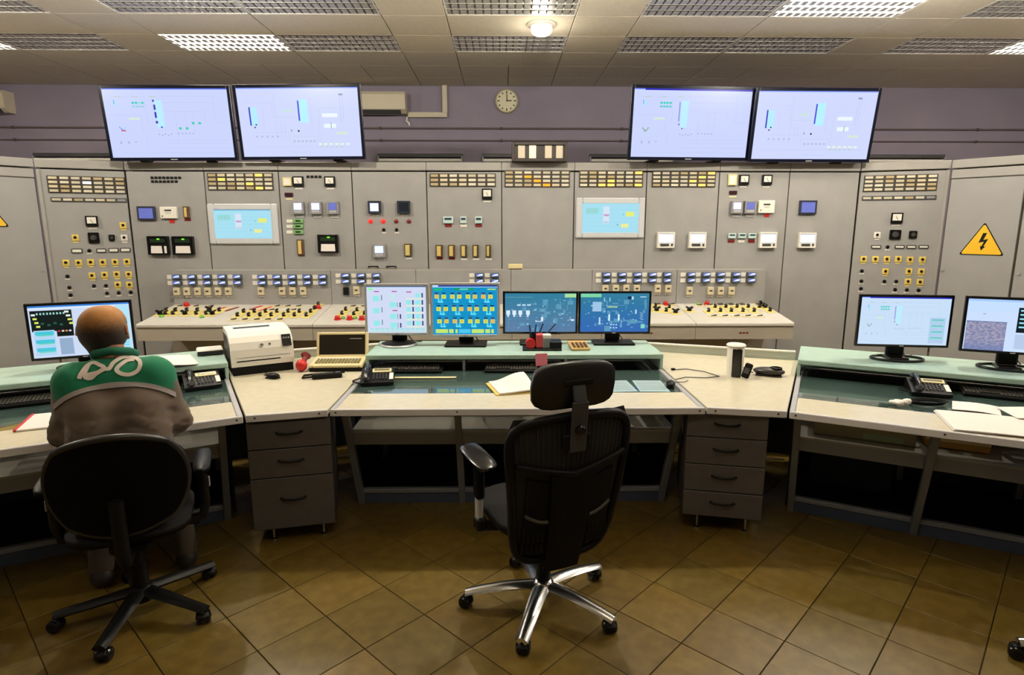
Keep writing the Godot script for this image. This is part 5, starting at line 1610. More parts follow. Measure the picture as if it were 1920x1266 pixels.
	part("plug", shape().box(Vector3(-0.085, 0.008, -0.22), Vector3(0.03, 0.014, 0.018), 0.003), M.black, loop)
	# left desk
	phone("dark desk phone beside the operator's right arm", on_unit(0, 0.9, y, -0.8), WING_ANGLE + 0.05)
	keyboard("black keyboard left of the operator on the left desk", on_unit(0, -0.1, y, -0.88), WING_ANGLE, 0.46)
	sheets("stack of white sheets on the left mint shelf behind the operator's shoulder", on_unit(0, 0.765, SHELF_HEIGHT, -1.1), WING_ANGLE + 0.12, Vector2(0.2, 0.36), 0.014, "paper_stack", 3)
	var hub := thing("network_box", "flat white box with a black front at the left shelf's end by the printer", "network box", on_unit(0, 0.985, SHELF_HEIGHT, -1.32), WING_ANGLE)
	part("body", shape().box(Vector3(0, 0.021, 0), Vector3(0.17, 0.036, 0.17), 0.008), M.white, hub)
	part("front", shape().box(Vector3(0.0, 0.019, 0.087), Vector3(0.164, 0.03, 0.008), 0.003), M.gloss_black, hub)
	var folder := thing("folder", "white folder with a red spine at the operator's left elbow", "folder", on_unit(0, 0.15, y, -0.4), WING_ANGLE - 0.1)
	part("cover", shape().box(Vector3(0, 0.006, 0), Vector3(0.2, 0.01, 0.29), 0.002), M.paper, folder)
	part("spine", shape().box(Vector3(-0.1, 0.008, 0), Vector3(0.016, 0.014, 0.295), 0.004), M.red, folder)
	# right desk
	phone("black desk phone on the right desk between keyboard and glass", on_unit(2, -0.33, y, -0.8), -WING_ANGLE + 0.1)
	keyboard("black keyboard under the shelf of the right desk", on_unit(2, 0.09, y, -0.92), -WING_ANGLE, 0.46, true)
	sheets("large loose white sheets spread on the right desk's front edge", on_unit(2, -0.06, y, -0.22), -WING_ANGLE + 0.1, Vector2(0.55, 0.36), 0.006, "paper_sheets", 2)
	sheets("white sheet lying by the keyboard of the right desk, behind the large sheets", on_unit(2, -0.13, y, -0.53), -WING_ANGLE - 0.15, Vector2(0.22, 0.2), 0.01)
	sheets("white sheet at the right edge of the picture, over the large sheets", on_unit(2, 0.14, y + 0.012, -0.5), -WING_ANGLE + 0.25, Vector2(0.3, 0.21), 0.012)
	var tissue := thing("crumpled_tissue", "crumpled white tissue on the right desk before the phone", "tissue", on_unit(2, -0.51, y, -0.43), 0.3)
	var crumple := shape()
	var rng := RandomNumberGenerator.new()
	rng.seed = 3
	for k in 7:
		crumple.ball(Vector3(rng.randf_range(-0.05, 0.05), 0.014 + rng.randf() * 0.006, rng.randf_range(-0.02, 0.02)), Vector3(0.034, rng.randf_range(0.01, 0.02), 0.024), 8, Basis(Vector3.UP, rng.randf() * 3.0) * Basis(Vector3.RIGHT, rng.randf_range(-0.3, 0.3)))
	part("tissue", crumple, M.paper, tissue)
	var rag := thing("dark_cable", "coiled black cable on the right desk before the phone", "cable", on_unit(2, -0.36, y, -0.52))
	var turns := []
	for k in 40:
		turns.append(Vector3(cos(k * 0.55) * (0.09 + 0.0006 * k), 0.006 + 0.0004 * k, sin(k * 0.55) * (0.04 + 0.0004 * k)))
	part("cable", shape().tube(turns, 0.005, 6), M.soft_black, rag)
	# under the right desk
	var box := thing("glass_fronted_box", "low box of papers on the under-shelf of the right desk", "box", on_unit(2, -0.68, 0.578, -0.47), -WING_ANGLE)
	part("body", shape().box(Vector3(0, 0.06, 0), Vector3(0.52, 0.115, 0.3), 0.004), solid_once("olive_box", rgb(142, 136, 108), 0.4), box)
	part("paper_edge", shape().box(Vector3(0.1, 0.03, 0.151), Vector3(0.2, 0.035, 0.004)), solid_once("paper_edge", rgb(150, 170, 140), 0.6), box)
	var yellow := thing("yellow_box", "yellowish carton on the under-shelf at the picture's right side", "box", on_unit(2, -0.22, 0.578, -0.5), -WING_ANGLE)
	part("body", shape().box(Vector3(0, 0.06, 0), Vector3(0.3, 0.11, 0.26), 0.005), solid_once("ochre", rgb(190, 146, 60), 0.5), yellow)
	part("tape", shape().box(Vector3(0, 0.06, 0.131), Vector3(0.3, 0.03, 0.002)), M.cream, yellow)
	var rack := thing("network_rack", "small network rack with white cables under the right desk", "network rack", on_unit(2, -0.69, 0.29, -1.05), -WING_ANGLE)
	part("frame", framed(0.58, 0.2, 0.24, 0.02), M.dark_grey, rack, moved(Vector3(0, 0.1, -0.1)))
	part("stand", shape().box(Vector3(0, -0.132, 0), Vector3(0.5, 0.262, 0.2)), M.navy, rack)
	var leads := shape()
	for k in 12:
		leads.tube([Vector3(-0.26 + 0.024 * k, 0.02, 0.16), Vector3(-0.25 + 0.024 * k, 0.04, 0.2), Vector3(-0.24 + 0.024 * k, 0.06, 0.15)], 0.006, 6)
	stuff(part("patch_leads", leads, M.silver, rack))
	sheets("pale blue sheet on the under-shelf at the picture's left edge", on_unit(0, -0.2, 0.578, -0.42), WING_ANGLE, Vector2(0.22, 0.16), 0.004)
	sheets("pale sheet on the under-shelf right of the mesh chair's back", on_unit(1, 0.62, 0.578, -0.36), 0.1, Vector2(0.2, 0.2), 0.006)
	# dark display box on the cabinets
	var display := thing("display_box", "dark box with four lit pale windows on top of the cabinets", "display box", Vector3(0.41, 2.5, -6.76))
	part("body", framed(0.6, 0.2, 0.14, 0.03), solid_once("brown_case", rgb(40, 30, 28), 0.5), display, moved(Vector3(0, 0.1, -0.14)))
	for k in 4:
		part("display_window", keep("display_window", func(): return shape().box(Vector3(0, 0.1, -0.02), Vector3(0.075, 0.135, 0.008), 0.003)), glowing(Color(0.86, 0.78, 0.66), 0.75) if k == 1 else solid_once("window_pale", rgb(196, 184, 164), 0.4), display, moved(Vector3([-0.195, -0.075, 0.095, 0.215][k], 0, 0)))

func organiser(at: Vector3) -> void:
	var o := thing("desk_organiser", "black desk organiser with red and grey boxes and pens", "organiser", at, deg_to_rad(-1))
	part("tray", shape().box(Vector3(0, 0.008, 0), Vector3(0.29, 0.016, 0.13), 0.004).box(Vector3(0.1, 0.04, 0), Vector3(0.09, 0.06, 0.12), 0.006), M.black, o)
	part("red_box", shape().box(Vector3(-0.02, 0.07, 0.01), Vector3(0.05, 0.1, 0.07), 0.004), solid_once("rose", rgb(196, 60, 72), 0.5), o)
	part("grey_box", shape().box(Vector3(0.035, 0.055, 0.015), Vector3(0.06, 0.075, 0.07), 0.004), solid_once("box_grey", rgb(110, 112, 116), 0.5), o)
	part("white_top", shape().box(Vector3(0.035, 0.105, 0.012), Vector3(0.06, 0.025, 0.07), 0.003), M.white, o)
	part("tape_roll", shape().rod(Vector3(-0.085, 0.05, 0.045), Vector3(-0.085, 0.05, -0.02), 0.036, 18), M.red, o)
	part("pen_cup", shape().lathe(Vector3(-0.06, 0.016, -0.035), [Vector2(0.03, 0), Vector2(0.034, 0.1), Vector2(0.03, 0.1), Vector2(0.026, 0.01)], 16), M.black, o)
	for p in [[-0.075, -0.03, -0.03, 0.15], [-0.05, -0.04, 0.1, 0.16], [-0.06, -0.05, 0.03, 0.15], [-0.04, -0.03, 0.24, 0.16]]:
		part("pen", shape().rod(Vector3(p[0], 0.03, p[1]), Vector3(p[0] + p[2] * 0.6, 0.03 + p[3], p[1]), 0.005, 8), solid_once("pen_blue", rgb(24, 36, 66), 0.35), o)

func printer(at: Vector3, turn: float) -> void:
	var o := thing("printer", "white and black desktop laser printer on the left corner desk", "printer", at, turn)
	var across := Basis(Vector3.FORWARD, Vector3.UP, Vector3.RIGHT)   # outline: x towards the back, y up
	part("base", shape(Transform3D(across, Vector3(-0.2, 0, 0))).slab(PackedVector2Array([Vector2(-0.185, 0), Vector2(-0.185, 0.05), Vector2(-0.18, 0.17), Vector2(-0.1, 0.245), Vector2(0.19, 0.25), Vector2(0.19, 0)]), 0, 0.4), M.black, o)
	var profile := PackedVector2Array()
	profile.append_array([Vector2(-0.196, 0.062), Vector2(-0.2, 0.1), Vector2(-0.194, 0.18), Vector2(-0.175, 0.228), Vector2(-0.14, 0.262), Vector2(-0.09, 0.285), Vector2(0.0, 0.297), Vector2(0.185, 0.3), Vector2(0.185, 0.262), Vector2(-0.06, 0.255), Vector2(-0.15, 0.2), Vector2(-0.172, 0.062)])
	part("shell", shape(Transform3D(across, Vector3(-0.208, 0, 0))).slab(profile, 0, 0.416, 0.0), M.white, o)
	for q in [-1, 1]:
		part("side_cheek", shape(Transform3D(across, Vector3(q * 0.206 - 0.004, 0, 0))).slab(PackedVector2Array([Vector2(-0.15, 0.1), Vector2(-0.13, 0.22), Vector2(-0.04, 0.26), Vector2(0.18, 0.262), Vector2(0.18, 0.05), Vector2(-0.15, 0.05)]), 0, 0.008), M.dark_grey, o)
	part("output_slot", shape(moved(Vector3(-0.03, 0.293, -0.03), Vector3(0.1, 0, 0))).box(Vector3.ZERO, Vector3(0.25, 0.01, 0.09), 0.003), M.gloss_black, o)
	part("feed_slot", shape().box(Vector3(-0.03, 0.1, 0.198), Vector3(0.29, 0.01, 0.006), 0.002), M.black, o)
	part("tray_line", shape().box(Vector3(0.0, 0.125, 0.199), Vector3(0.36, 0.002, 0.003)), M.grey, o)
	part("control_panel", shape(moved(Vector3(0.165, 0.222, 0.181), Vector3(-0.55, 0, 0))).box(Vector3.ZERO, Vector3(0.062, 0.09, 0.006), 0.002), M.black, o)
	part("panel_display", shape(moved(Vector3(0.168, 0.21, 0.188), Vector3(-0.5, 0, 0))).box(Vector3.ZERO, Vector3(0.036, 0.016, 0.004)), M.silver, o)
	for k in 3:
		part("panel_button", shape(moved(Vector3(0.148 + 0.017 * k, 0.238, 0.174), Vector3(-0.6, 0, 0))).box(Vector3.ZERO, Vector3(0.01, 0.01, 0.004)), M.grey, o)
	var mark := TextMesh.new()
	mark.text = "hp"
	mark.font_size = 16
	mark.pixel_size = 0.0014
	mark.depth = 0.002
	part("logo", shape(moved(Vector3(-0.004, 0.2, 0.1895), Vector3(PI / 2 - 0.3, 0, 0))).lathe(Vector3.ZERO, [Vector2(0.013, 0), Vector2(0.013, 0.002), Vector2(0, 0.0022)], 16), M.dark_grey, o)
	part("logo_letters", mark, M.white, o, moved(Vector3(-0.004, 0.2005, 0.193), Vector3(-0.3, 0, 0)))
	part("logo_mark", shape(moved(Vector3(0.05, 0.206, 0.1885), Vector3(-0.3, 0, 0))).box(Vector3.ZERO, Vector3(0.012, 0.014, 0.004)), M.dark_grey, o)

func terminal(at: Vector3, turn: float) -> void:
	var o := thing("portable_terminal", "old beige portable terminal with a dark flip-up screen", "computer", at, turn)
	part("base", shape().box(Vector3(0, 0.018, 0), Vector3(0.38, 0.036, 0.25), 0.006), M.black, o)
	part("keyboard_frame", framed(0.38, 0.25, 0.024, 0.026, 0.005), M.cream, o, Transform3D(Basis(Vector3.RIGHT, -PI / 2 + 0.1), Vector3(0, 0.036, 0)))
	part("keyboard_bed", shape(moved(Vector3(0, 0.052, 0), Vector3(0.1, 0, 0))).box(Vector3.ZERO, Vector3(0.345, 0.008, 0.19)), solid_once("olive_dark", rgb(92, 88, 62), 0.5), o)
	part("label_strip", shape(moved(Vector3(-0.01, 0.06, -0.04), Vector3(0.1, 0, 0))).box(Vector3.ZERO, Vector3(0.3, 0.006, 0.02)), M.white, o)
	var keys := shape(moved(Vector3(0, 0.058, 0.03), Vector3(0.1, 0, 0)))
	for r in 4:
		for c in 14:
			keys.box(Vector3(-0.15 + 0.023 * c, 0.002, -0.036 + 0.024 * r), Vector3(0.018, 0.007, 0.018), 0.003)
	stuff(part("keys", keys, solid_once("olive_keys", rgb(120, 112, 74), 0.5), o))
	var lid := moved(Vector3(0, 0.14, -0.15), Vector3(-0.28, 0, 0))
	part("lid", framed(0.38, 0.19, 0.04, 0.022, 0.006), M.cream, o, lid)
	part("screen", shape(lid).box(Vector3(0, 0, 0.036), Vector3(0.338, 0.146, 0.004)), solid_once("dark_screen", rgb(34, 30, 24), 0.2), o)
	part("maker_plate", shape(lid).box(Vector3(0.1, 0.045, 0.039), Vector3(0.09, 0.007, 0.001)), M.grey, o)
	part("hinge", shape().rod(Vector3(-0.17, 0.045, -0.125), Vector3(0.17, 0.045, -0.125), 0.014, 12), M.cream, o)

# ---------------------------------------------------------------- chairs (forward is -z, the floor is y = 0)
func caster(o: Node3D, at: Vector3, yaw: float) -> void:
	var p := part("caster", keep("caster", func():
		var s := shape()
		s.rod(Vector3(0, 0.05, 0), Vector3(0, 0.085, 0), 0.008, 10)
		s.lathe(Vector3(0, 0.03, 0.012), [Vector2(0.034, 0), Vector2(0.032, 0.014), Vector2(0.02, 0.026), Vector2(0, 0.03)], 14)
		return s), M.black, o, moved(at, Vector3(0, yaw, 0)))
	for q in [-1, 1]:
		part("wheel", keep("caster_wheel", func(): return shape(moved(Vector3(0, 0.029, 0.016), Vector3(0, 0, PI / 2))).lathe(Vector3.ZERO, [Vector2(0, -0.011), Vector2(0.024, -0.011), Vector2(0.029, -0.006), Vector2(0.029, 0.006), Vector2(0.024, 0.011), Vector2(0, 0.011)], 20)), M.gloss_black, p, moved(Vector3(0.019 * q, 0, 0)))

func star_base(o: Node3D, first: float, radius: float, m: Material, arched: bool) -> void:
	part("base_hub", shape().lathe(Vector3.ZERO, [Vector2(0.0, 0.075), Vector2(0.045, 0.075), Vector2(0.058, 0.1), Vector2(0.05, 0.135), Vector2(0.038, 0.15), Vector2(0, 0.15)], 24, Basis(), true), m, o)
	for k in 5:
		var a := first + TAU * k / 5
		var turn := Basis(Vector3.UP, -a)   # local x points out along the spoke
		var pts := []
		for i in 9:
			var t := i / 8.0
			var row := []
			var y := (0.118 - 0.045 * t * t) if arched else 0.125 - 0.05 * t
			var half := lerpf(0.034, 0.021, t)
			for j in 7:
				var v := j / 3.0 - 1.0
				row.append(turn * Vector3(0.035 + (radius - 0.02) * t, y + 0.016 * (1.0 - v * v) - 0.006, half * v))
			pts.append(row)
		part("spoke", shape().sheet(pts, 0.022), m, o)
		caster(o, turn * Vector3(radius, 0, 0), -a + 1.2 + 0.9 * k)
	part("gas_lift", shape().lathe(Vector3.ZERO, [Vector2(0.036, 0.13), Vector2(0.034, 0.25), Vector2(0.026, 0.255), Vector2(0.026, 0.4), Vector2(0, 0.4)], 20), M.black, o)
	part("tilt_mechanism", shape().box(Vector3(0, 0.41, 0.03), Vector3(0.16, 0.05, 0.24), 0.012).rod(Vector3(0.06, 0.41, -0.02), Vector3(0.24, 0.4, -0.03), 0.007, 8).ball(Vector3(0.25, 0.4, -0.03), Vector3(0.02, 0.01, 0.014), 10), M.black, o)

func cushion(w: float, d: float, h: float, at: Vector3) -> Shape:
	var s := shape(Transform3D(Basis(), at))
	var n := 20
	var m := 10
	var ring := func(i: int, k: int) -> Vector3:
		var th := PI * i / m - PI / 2
		var ph := TAU * k / n
		var c := Vector2(signf(cos(ph)) * pow(absf(cos(ph)), 0.5), signf(sin(ph)) * pow(absf(sin(ph)), 0.5))
		var e := pow(maxf(cos(th), 0.0), 0.35)
		return Vector3(c.x * e * w / 2, signf(sin(th)) * pow(absf(sin(th)), 0.7) * h / 2, c.y * e * d / 2)
	for i in m:
		for k in n:
			var q := [ring.call(i, k), ring.call(i, k + 1), ring.call(i + 1, k + 1), ring.call(i + 1, k)]
			var nn := []
			for p in q:
				nn.append(Vector3(p.x / (w * w), p.y * 1.2 / (h * h), p.z / (d * d)).normalized())
			s.tri(q[0], q[1], q[2], nn[0], nn[1], nn[2])
			s.tri(q[0], q[2], q[3], nn[0], nn[2], nn[3])
	return s

func mesh_chair(label: String, at: Vector3, turn: float) -> Node3D:
	var o := thing("mesh_office_chair", label, "office chair", at, turn, "mesh backed office chairs")
	star_base(o, PI + turn, 0.36, M.aluminium, true)
	part("seat", cushion(0.52, 0.5, 0.1, Vector3(0, 0.5, -0.06)), M.soft_black, o)
	part("seat_pan", shape().box(Vector3(0, 0.447, -0.04), Vector3(0.4, 0.03, 0.4), 0.01), M.black, o)
	var depth := func(x: float, y: float) -> float:
		return 0.165 + 0.12 * (y - 0.34) / 0.72 + 0.03 * sin((y - 0.34) / 0.72 * PI) - 0.5 * x * x
	var half := func(y: float) -> float:
		return lerpf(0.225, 0.292, clampf((y - 0.34) / 0.68, 0, 1))
	var place := func(x: float, y: float, out: float) -> Vector3:
		return Vector3(x, y, depth.call(x, y) + out)
	# outer frame of the back
	var rim := []
	var outline := []
	for k in 41:
		var a := TAU * k / 40.0
		var cx := signf(cos(a)) * pow(absf(cos(a)), 0.32)
		var cy := signf(sin(a)) * pow(absf(sin(a)), 0.32)
		var y := 0.7 + cy * 0.35
		var x: float = cx * half.call(y)
		rim.append(place.call(x, y - 0.018 * absf(cx) * cy, 0.0))
	var frame := part("backrest", shape().tube(rim, 0.02, 10), M.black, o)
	var net := []
	for i in 17:
		var row := []
		for j in 17:
			var y := 0.36 + 0.69 * j / 16.0
			var x: float = (i / 8.0 - 1.0) * (half.call(y) - 0.012) * (0.93 if j == 0 or j == 16 else 1.0)
			row.append(place.call(x, y, -0.008))
		net.append(row)
	part("back_mesh", shape().sheet(net, 0.004), solid_once("mesh_cloth", rgb(24, 23, 22), 0.8), frame)
	var weave := shape()
	for i in 23:
		var row := []
		for j in 12:
			var y := 0.8 + 0.235 * j / 11.0
			row.append(place.call((i / 11.0 - 1.0) * (half.call(y) - 0.03), y, -0.002))
		weave.tube(row, 0.0018, 4)
	stuff(part("mesh_threads", weave, M.dark_grey, frame))
	# V-shaped brace, spine plate, slots and vents of the lower back
	var brace := []
	for k in 13:
		var t := k / 6.0 - 1.0
		var y := 0.795 + 0.06 * pow(absf(t), 1.1)
		brace.append(place.call(t * 0.255, y, 0.016))
	part("back_brace", shape().tube(brace, 0.014, 8), M.black, frame)
	var spine := []
	for i in 7:
		var row := []
		for j in 10:
			var y := 0.3 + 0.5 * j / 9.0
			row.append(place.call((i / 3.0 - 1.0) * lerpf(0.085, 0.105, j / 9.0), y, 0.016))
		spine.append(row)
	part("spine_plate", shape().sheet(spine, 0.02), M.soft_black, frame)
	for q in [-1, 1]:
		var pad := []
		for i in 6:
			var row := []
			for j in 8:
				var y := 0.40 + 0.36 * j / 7.0
				row.append(place.call(q * lerpf(0.105, 0.205, i / 5.0), y + 0.03 * i / 5.0, 0.008))
			pad.append(row)
		part("lower_back_panel", shape().sheet(pad, 0.012), M.soft_black, frame)
		var slit := []
		for k in 8:
			var t := k / 7.0
			slit.append(place.call(q * lerpf(0.1, 0.205, t), 0.575 + 0.045 * t * t, 0.017))
		part("slot_rim", shape().tube(slit, 0.008, 6), solid_once("slot", rgb(74, 70, 64), 0.4), frame)
		for r in 2:
			for c in 5:
				var x: float = q * (0.115 + 0.021 * c)
				var y := 0.44 + 0.06 * r
				part("vent", keep("vent", func(): return framed(0.017, 0.044, 0.008, 0.004, 0.001)), M.black, frame, moved(place.call(x, y, 0.013)))
	# headrest on its stem
	part("headrest_stem", shape().bar(place.call(0, 0.9, 0.03), Vector3(0, 1.12, 0.325), 0.075, 0.014, 0.004).bar(Vector3(0, 1.115, 0.325), Vector3(0, 1.185, 0.305), 0.06, 0.014, 0.004), M.dark_grey, o)
	part("stem_bracket", shape().box(Vector3(0, 0.94, 0.295), Vector3(0.13, 0.07, 0.02), 0.006), M.black, o)
	part("stem_knob", shape(moved(Vector3(0, 1.0, 0.318), Vector3(PI / 2, 0, 0))).lathe(Vector3.ZERO, [Vector2(0.022, 0), Vector2(0.022, 0.016), Vector2(0.014, 0.022), Vector2(0, 0.022)], 16), M.gloss_black, o)
	var head := cushion(0.385, 0.2, 0.075, Vector3.ZERO)
	part("headrest", head, solid_once("headrest_skin", rgb(24, 23, 23), 0.4), o, moved(Vector3(0, 1.175, 0.262), Vector3(PI / 2 + 0.12, 0, 0)))
	part("headrest_slot", shape().box(Vector3(0.0, 1.195, 0.306), Vector3(0.13, 0.026, 0.012), 0.005), M.gloss_black, o)
	for q in [-1, 1]:
		var arm := part("armrest", shape(moved(Vector3(q * 0.285, 0.755, -0.12), Vector3(0.08, -q * 0.08, q * -0.1))).box(Vector3(0, -0.012, 0), Vector3(0.07, 0.02, 0.2), 0.008), M.black, o)
		part("arm_pad", cushion(0.1, 0.27, 0.034, Vector3.ZERO), M.gloss_black, arm, moved(Vector3(q * 0.285, 0.765, -0.12), Vector3(0.08, -q * 0.08, q * -0.1)))
		part("arm_post", shape().box(Vector3(q * 0.285, 0.66, -0.11), Vector3(0.042, 0.19, 0.06), 0.01), M.black, arm)
		part("arm_sleeve", shape().box(Vector3(q * 0.285, 0.52, -0.11), Vector3(0.03, 0.13, 0.045), 0.006), M.silver, arm)
		part("arm_bracket", shape().box(Vector3(q * 0.28, 0.44, -0.11), Vector3(0.05, 0.07, 0.075), 0.012).bar(Vector3(q * 0.28, 0.425, -0.11), Vector3(q * 0.06, 0.43, -0.02), 0.05, 0.024, 0.006), M.black, arm)
	return o

func build_mesh_chair() -> void:
	mesh_chair("empty black mesh chair with headrest and shiny star base, before the middle desk", Vector3(0.195, 0, -2.654), deg_to_rad(22))

func build_edge_chair() -> void:
	var o: Node3D = get_node("mesh_office_chair").duplicate()
	o.name = numbered("mesh_office_chair")
	add_child(o)
	tag(o, "chair of which only one black caster shows at the picture's bottom right corner", "office chair", "mesh backed office chairs")
	o.position = Vector3(2.545, 0, -2.13)
	o.rotation.y = deg_to_rad(1.5)

func build_task_chair() -> void:
	var turn := deg_to_rad(23)
	var o := thing("task_chair", "black fabric task chair with oval back under the seated operator", "office chair", Vector3(-1.71, 0, -2.63), turn)
	solid_once("back_shell", rgb(8, 7, 7), 0.6).metallic_specular = 0.2
	star_base(o, deg_to_rad(159) + turn, 0.335, M.black, false)
	part("seat", cushion(0.5, 0.48, 0.09, Vector3(0, 0.485, -0.03)), M.soft_black, o)
	var back := []
	var inner := []
	for i in 15:
		var row := []
		for j in 13:
			# a disc laid over the square, bent round the sitter's back
			var p := Vector2(i / 7.0 - 1.0, j / 6.0 - 1.0)
			var e := Vector2(p.x * sqrt(1.0 - p.y * p.y * 0.42), p.y * sqrt(1.0 - p.x * p.x * 0.42))
			row.append(Vector3(e.x * 0.256, 0.745 + e.y * 0.232, 0.262 + 0.05 * e.y - 0.085 * e.x * e.x))
		back.append(row)
	var b := part("backrest", shape().sheet(back, 0.03), solid_once("back_shell", rgb(8, 7, 7), 0.6), o)
	for i in 15:
		var row := []
		for j in 13:
			row.append(back[i][j] * Vector3(0.94, 1, 1) + Vector3(0, (0.745 - back[i][j].y) * 0.06, -0.03))
		inner.append(row)
	part("back_cushion", shape().sheet(inner, 0.04), M.soft_black, b)
	var rim := []
	for i in 15: rim.append(back[i][0])
	for j in range(1, 13): rim.append(back[14][j])
	for i in range(1, 15): rim.append(back[14 - i][12])
	for j in range(1, 13): rim.append(back[0][12 - j])
	part("back_edging", shape().tube(rim, 0.017, 8), solid_once("edging", rgb(34, 32, 30), 0.35), b)
	part("back_stem", shape().tube([Vector3(0, 0.405, 0.12), Vector3(0, 0.41, 0.26), Vector3(0, 0.5, 0.3), Vector3(0, 0.7, 0.298)], 0.03, 10), M.black, o)
	for q in [-1, 1]:
		var arm := part("armrest", shape().tube([Vector3(q * 0.2, 0.42, -0.02), Vector3(q * 0.285, 0.43, -0.03), Vector3(q * 0.3, 0.5, -0.03), Vector3(q * 0.295, 0.69, -0.03)], 0.024, 10), M.black, o)
		part("arm_pad", cushion(0.078, 0.25, 0.05, Vector3.ZERO), M.black, arm, moved(Vector3(q * 0.303, 0.705, -0.04), Vector3(0.05, 0, 0)))
		part("height_button", shape().box(Vector3(q * 0.324, 0.6, -0.03), Vector3(0.008, 0.05, 0.02), 0.003), M.grey, arm)

# ---------------------------------------------------------------- the operator: a figure grown from tapered bones
class Bones:
	var a := PackedVector3Array()
	var d := PackedVector3Array()
	var l := PackedFloat32Array()
	var ra := PackedFloat32Array()
	var rb := PackedFloat32Array()
	var soft := 0.03
	func bone(p: Vector3, q: Vector3, r0: float, r1: float) -> Bones:
		a.append(p)
		d.append(q - p)
		l.append(maxf((q - p).length_squared(), 1e-8))
		ra.append(r0)
		rb.append(r1)
		return self
	func at(p: Vector3) -> float:
		var best := 1e3
		for i in a.size():
			var t := clampf((p - a[i]).dot(d[i]) / l[i], 0.0, 1.0)
			var s := p.distance_to(a[i] + d[i] * t) - lerpf(ra[i], rb[i], t)
			if s > best + soft:
				continue
			if best > s + soft:
				best = s
				continue
			var h := 0.5 + 0.5 * (best - s) / soft
			best = lerpf(best, s, h) - soft * h * (1.0 - h)
		return best
	func normal(p: Vector3, e := 0.004) -> Vector3:
		var v := Vector3(at(p + Vector3(e, 0, 0)) - at(p - Vector3(e, 0, 0)), at(p + Vector3(0, e, 0)) - at(p - Vector3(0, e, 0)), at(p + Vector3(0, 0, e)) - at(p - Vector3(0, 0, e)))
		return v.normalized() if v.length_squared() > 0.0 else Vector3.UP

# surface nets over the bones' field; tint(p) gives the colour of the cloth or skin there, cut(p) trims (positive = away)
func grow(s: Shape, f: Bones, lo: Vector3, hi: Vector3, cell: float, tint: Callable, cut = null) -> void:
	var nx := int((hi.x - lo.x) / cell) + 2
	var ny := int((hi.y - lo.y) / cell) + 2
	var nz := int((hi.z - lo.z) / cell) + 2
	var field := PackedFloat32Array()
	field.resize(nx * ny * nz)
	var trims: bool = cut != null
	for i in nx:
		for j in ny:
			for k in nz:
				var p := lo + Vector3(i, j, k) * cell
				var v := f.at(p)
				if trims:
					v = maxf(v, cut.call(p))
				field[(i * ny + j) * nz + k] = v
	var spot := {}
	for i in nx - 1:
		for j in ny - 1:
			for k in nz - 1:
				var c := []
				var inside := 0
				for m in 8:
					var v := field[((i + (m & 1)) * ny + j + ((m >> 1) & 1)) * nz + k + (m >> 2)]
					c.append(v)
					if v < 0.0:
						inside += 1
				if inside == 0 or inside == 8:
					continue
				var sum := Vector3.ZERO
				var n := 0
				for e in [[0, 1], [2, 3], [4, 5], [6, 7], [0, 2], [1, 3], [4, 6], [5, 7], [0, 4], [1, 5], [2, 6], [3, 7]]:
					var va: float = c[e[0]]
					var vb: float = c[e[1]]
					if (va < 0.0) == (vb < 0.0):
						continue
					var t := va / (va - vb)
					var pa := Vector3(e[0] & 1, (e[0] >> 1) & 1, e[0] >> 2)
					var pb := Vector3(e[1] & 1, (e[1] >> 1) & 1, e[1] >> 2)
					sum += pa.lerp(pb, t)
					n += 1
				var at := lo + (Vector3(i, j, k) + sum / n) * cell
				spot[(i * ny + j) * nz + k] = [at, f.normal(at), tint.call(at)]
	var step := [ny * nz, nz, 1]
	for i in range(1, nx - 1):
		for j in range(1, ny - 1):
			for k in range(1, nz - 1):
				var here := (i * ny + j) * nz + k
				for axis in 3:
					if (field[here] < 0.0) == (field[here + step[axis]] < 0.0):
						continue
					var u: int = step[(axis + 1) % 3]
					var w: int = step[(axis + 2) % 3]
					var q := [spot.get(here), spot.get(here - u), spot.get(here - u - w), spot.get(here - w)]
					if null in q:
						continue
					for tri in [[0, 1, 2], [0, 2, 3]]:
						var p: Array = q[tri[0]]
						var r: Array = q[tri[1]]
						var t: Array = q[tri[2]]
						if (r[0] - p[0]).cross(t[0] - p[0]).dot(p[1] + r[1] + t[1]) > 0.0:
							var swap := r
							r = t
							t = swap
						for x in [p, r, t]:
							s.v.append(s.xf * x[0])
							s.n.append(s.xf.basis * x[1])
							s.u.append(Vector2.ZERO)
							s.c.append(x[2])

func cloth(rough := 0.85) -> StandardMaterial3D:
	var m := solid(Color.WHITE, rough)
	m.vertex_color_use_as_albedo = true
	m.rim_enabled = true
	m.rim = 0.15
	return m

# the point of the cloth met from behind and a little above
func on_cloth(f: Bones, target: Vector2, lift: float) -> Vector3:
	var d := Vector3(0, -0.45, -0.9).normalized()
	var p := Vector3(target.x, target.y + 0.085, 0.2)
	for step in 80:
		var gap := f.at(p)
		p += d * gap * 0.8
		if absf(gap) < 0.0004 or p.z < -0.2:
			break
	return p + f.normal(p) * lift

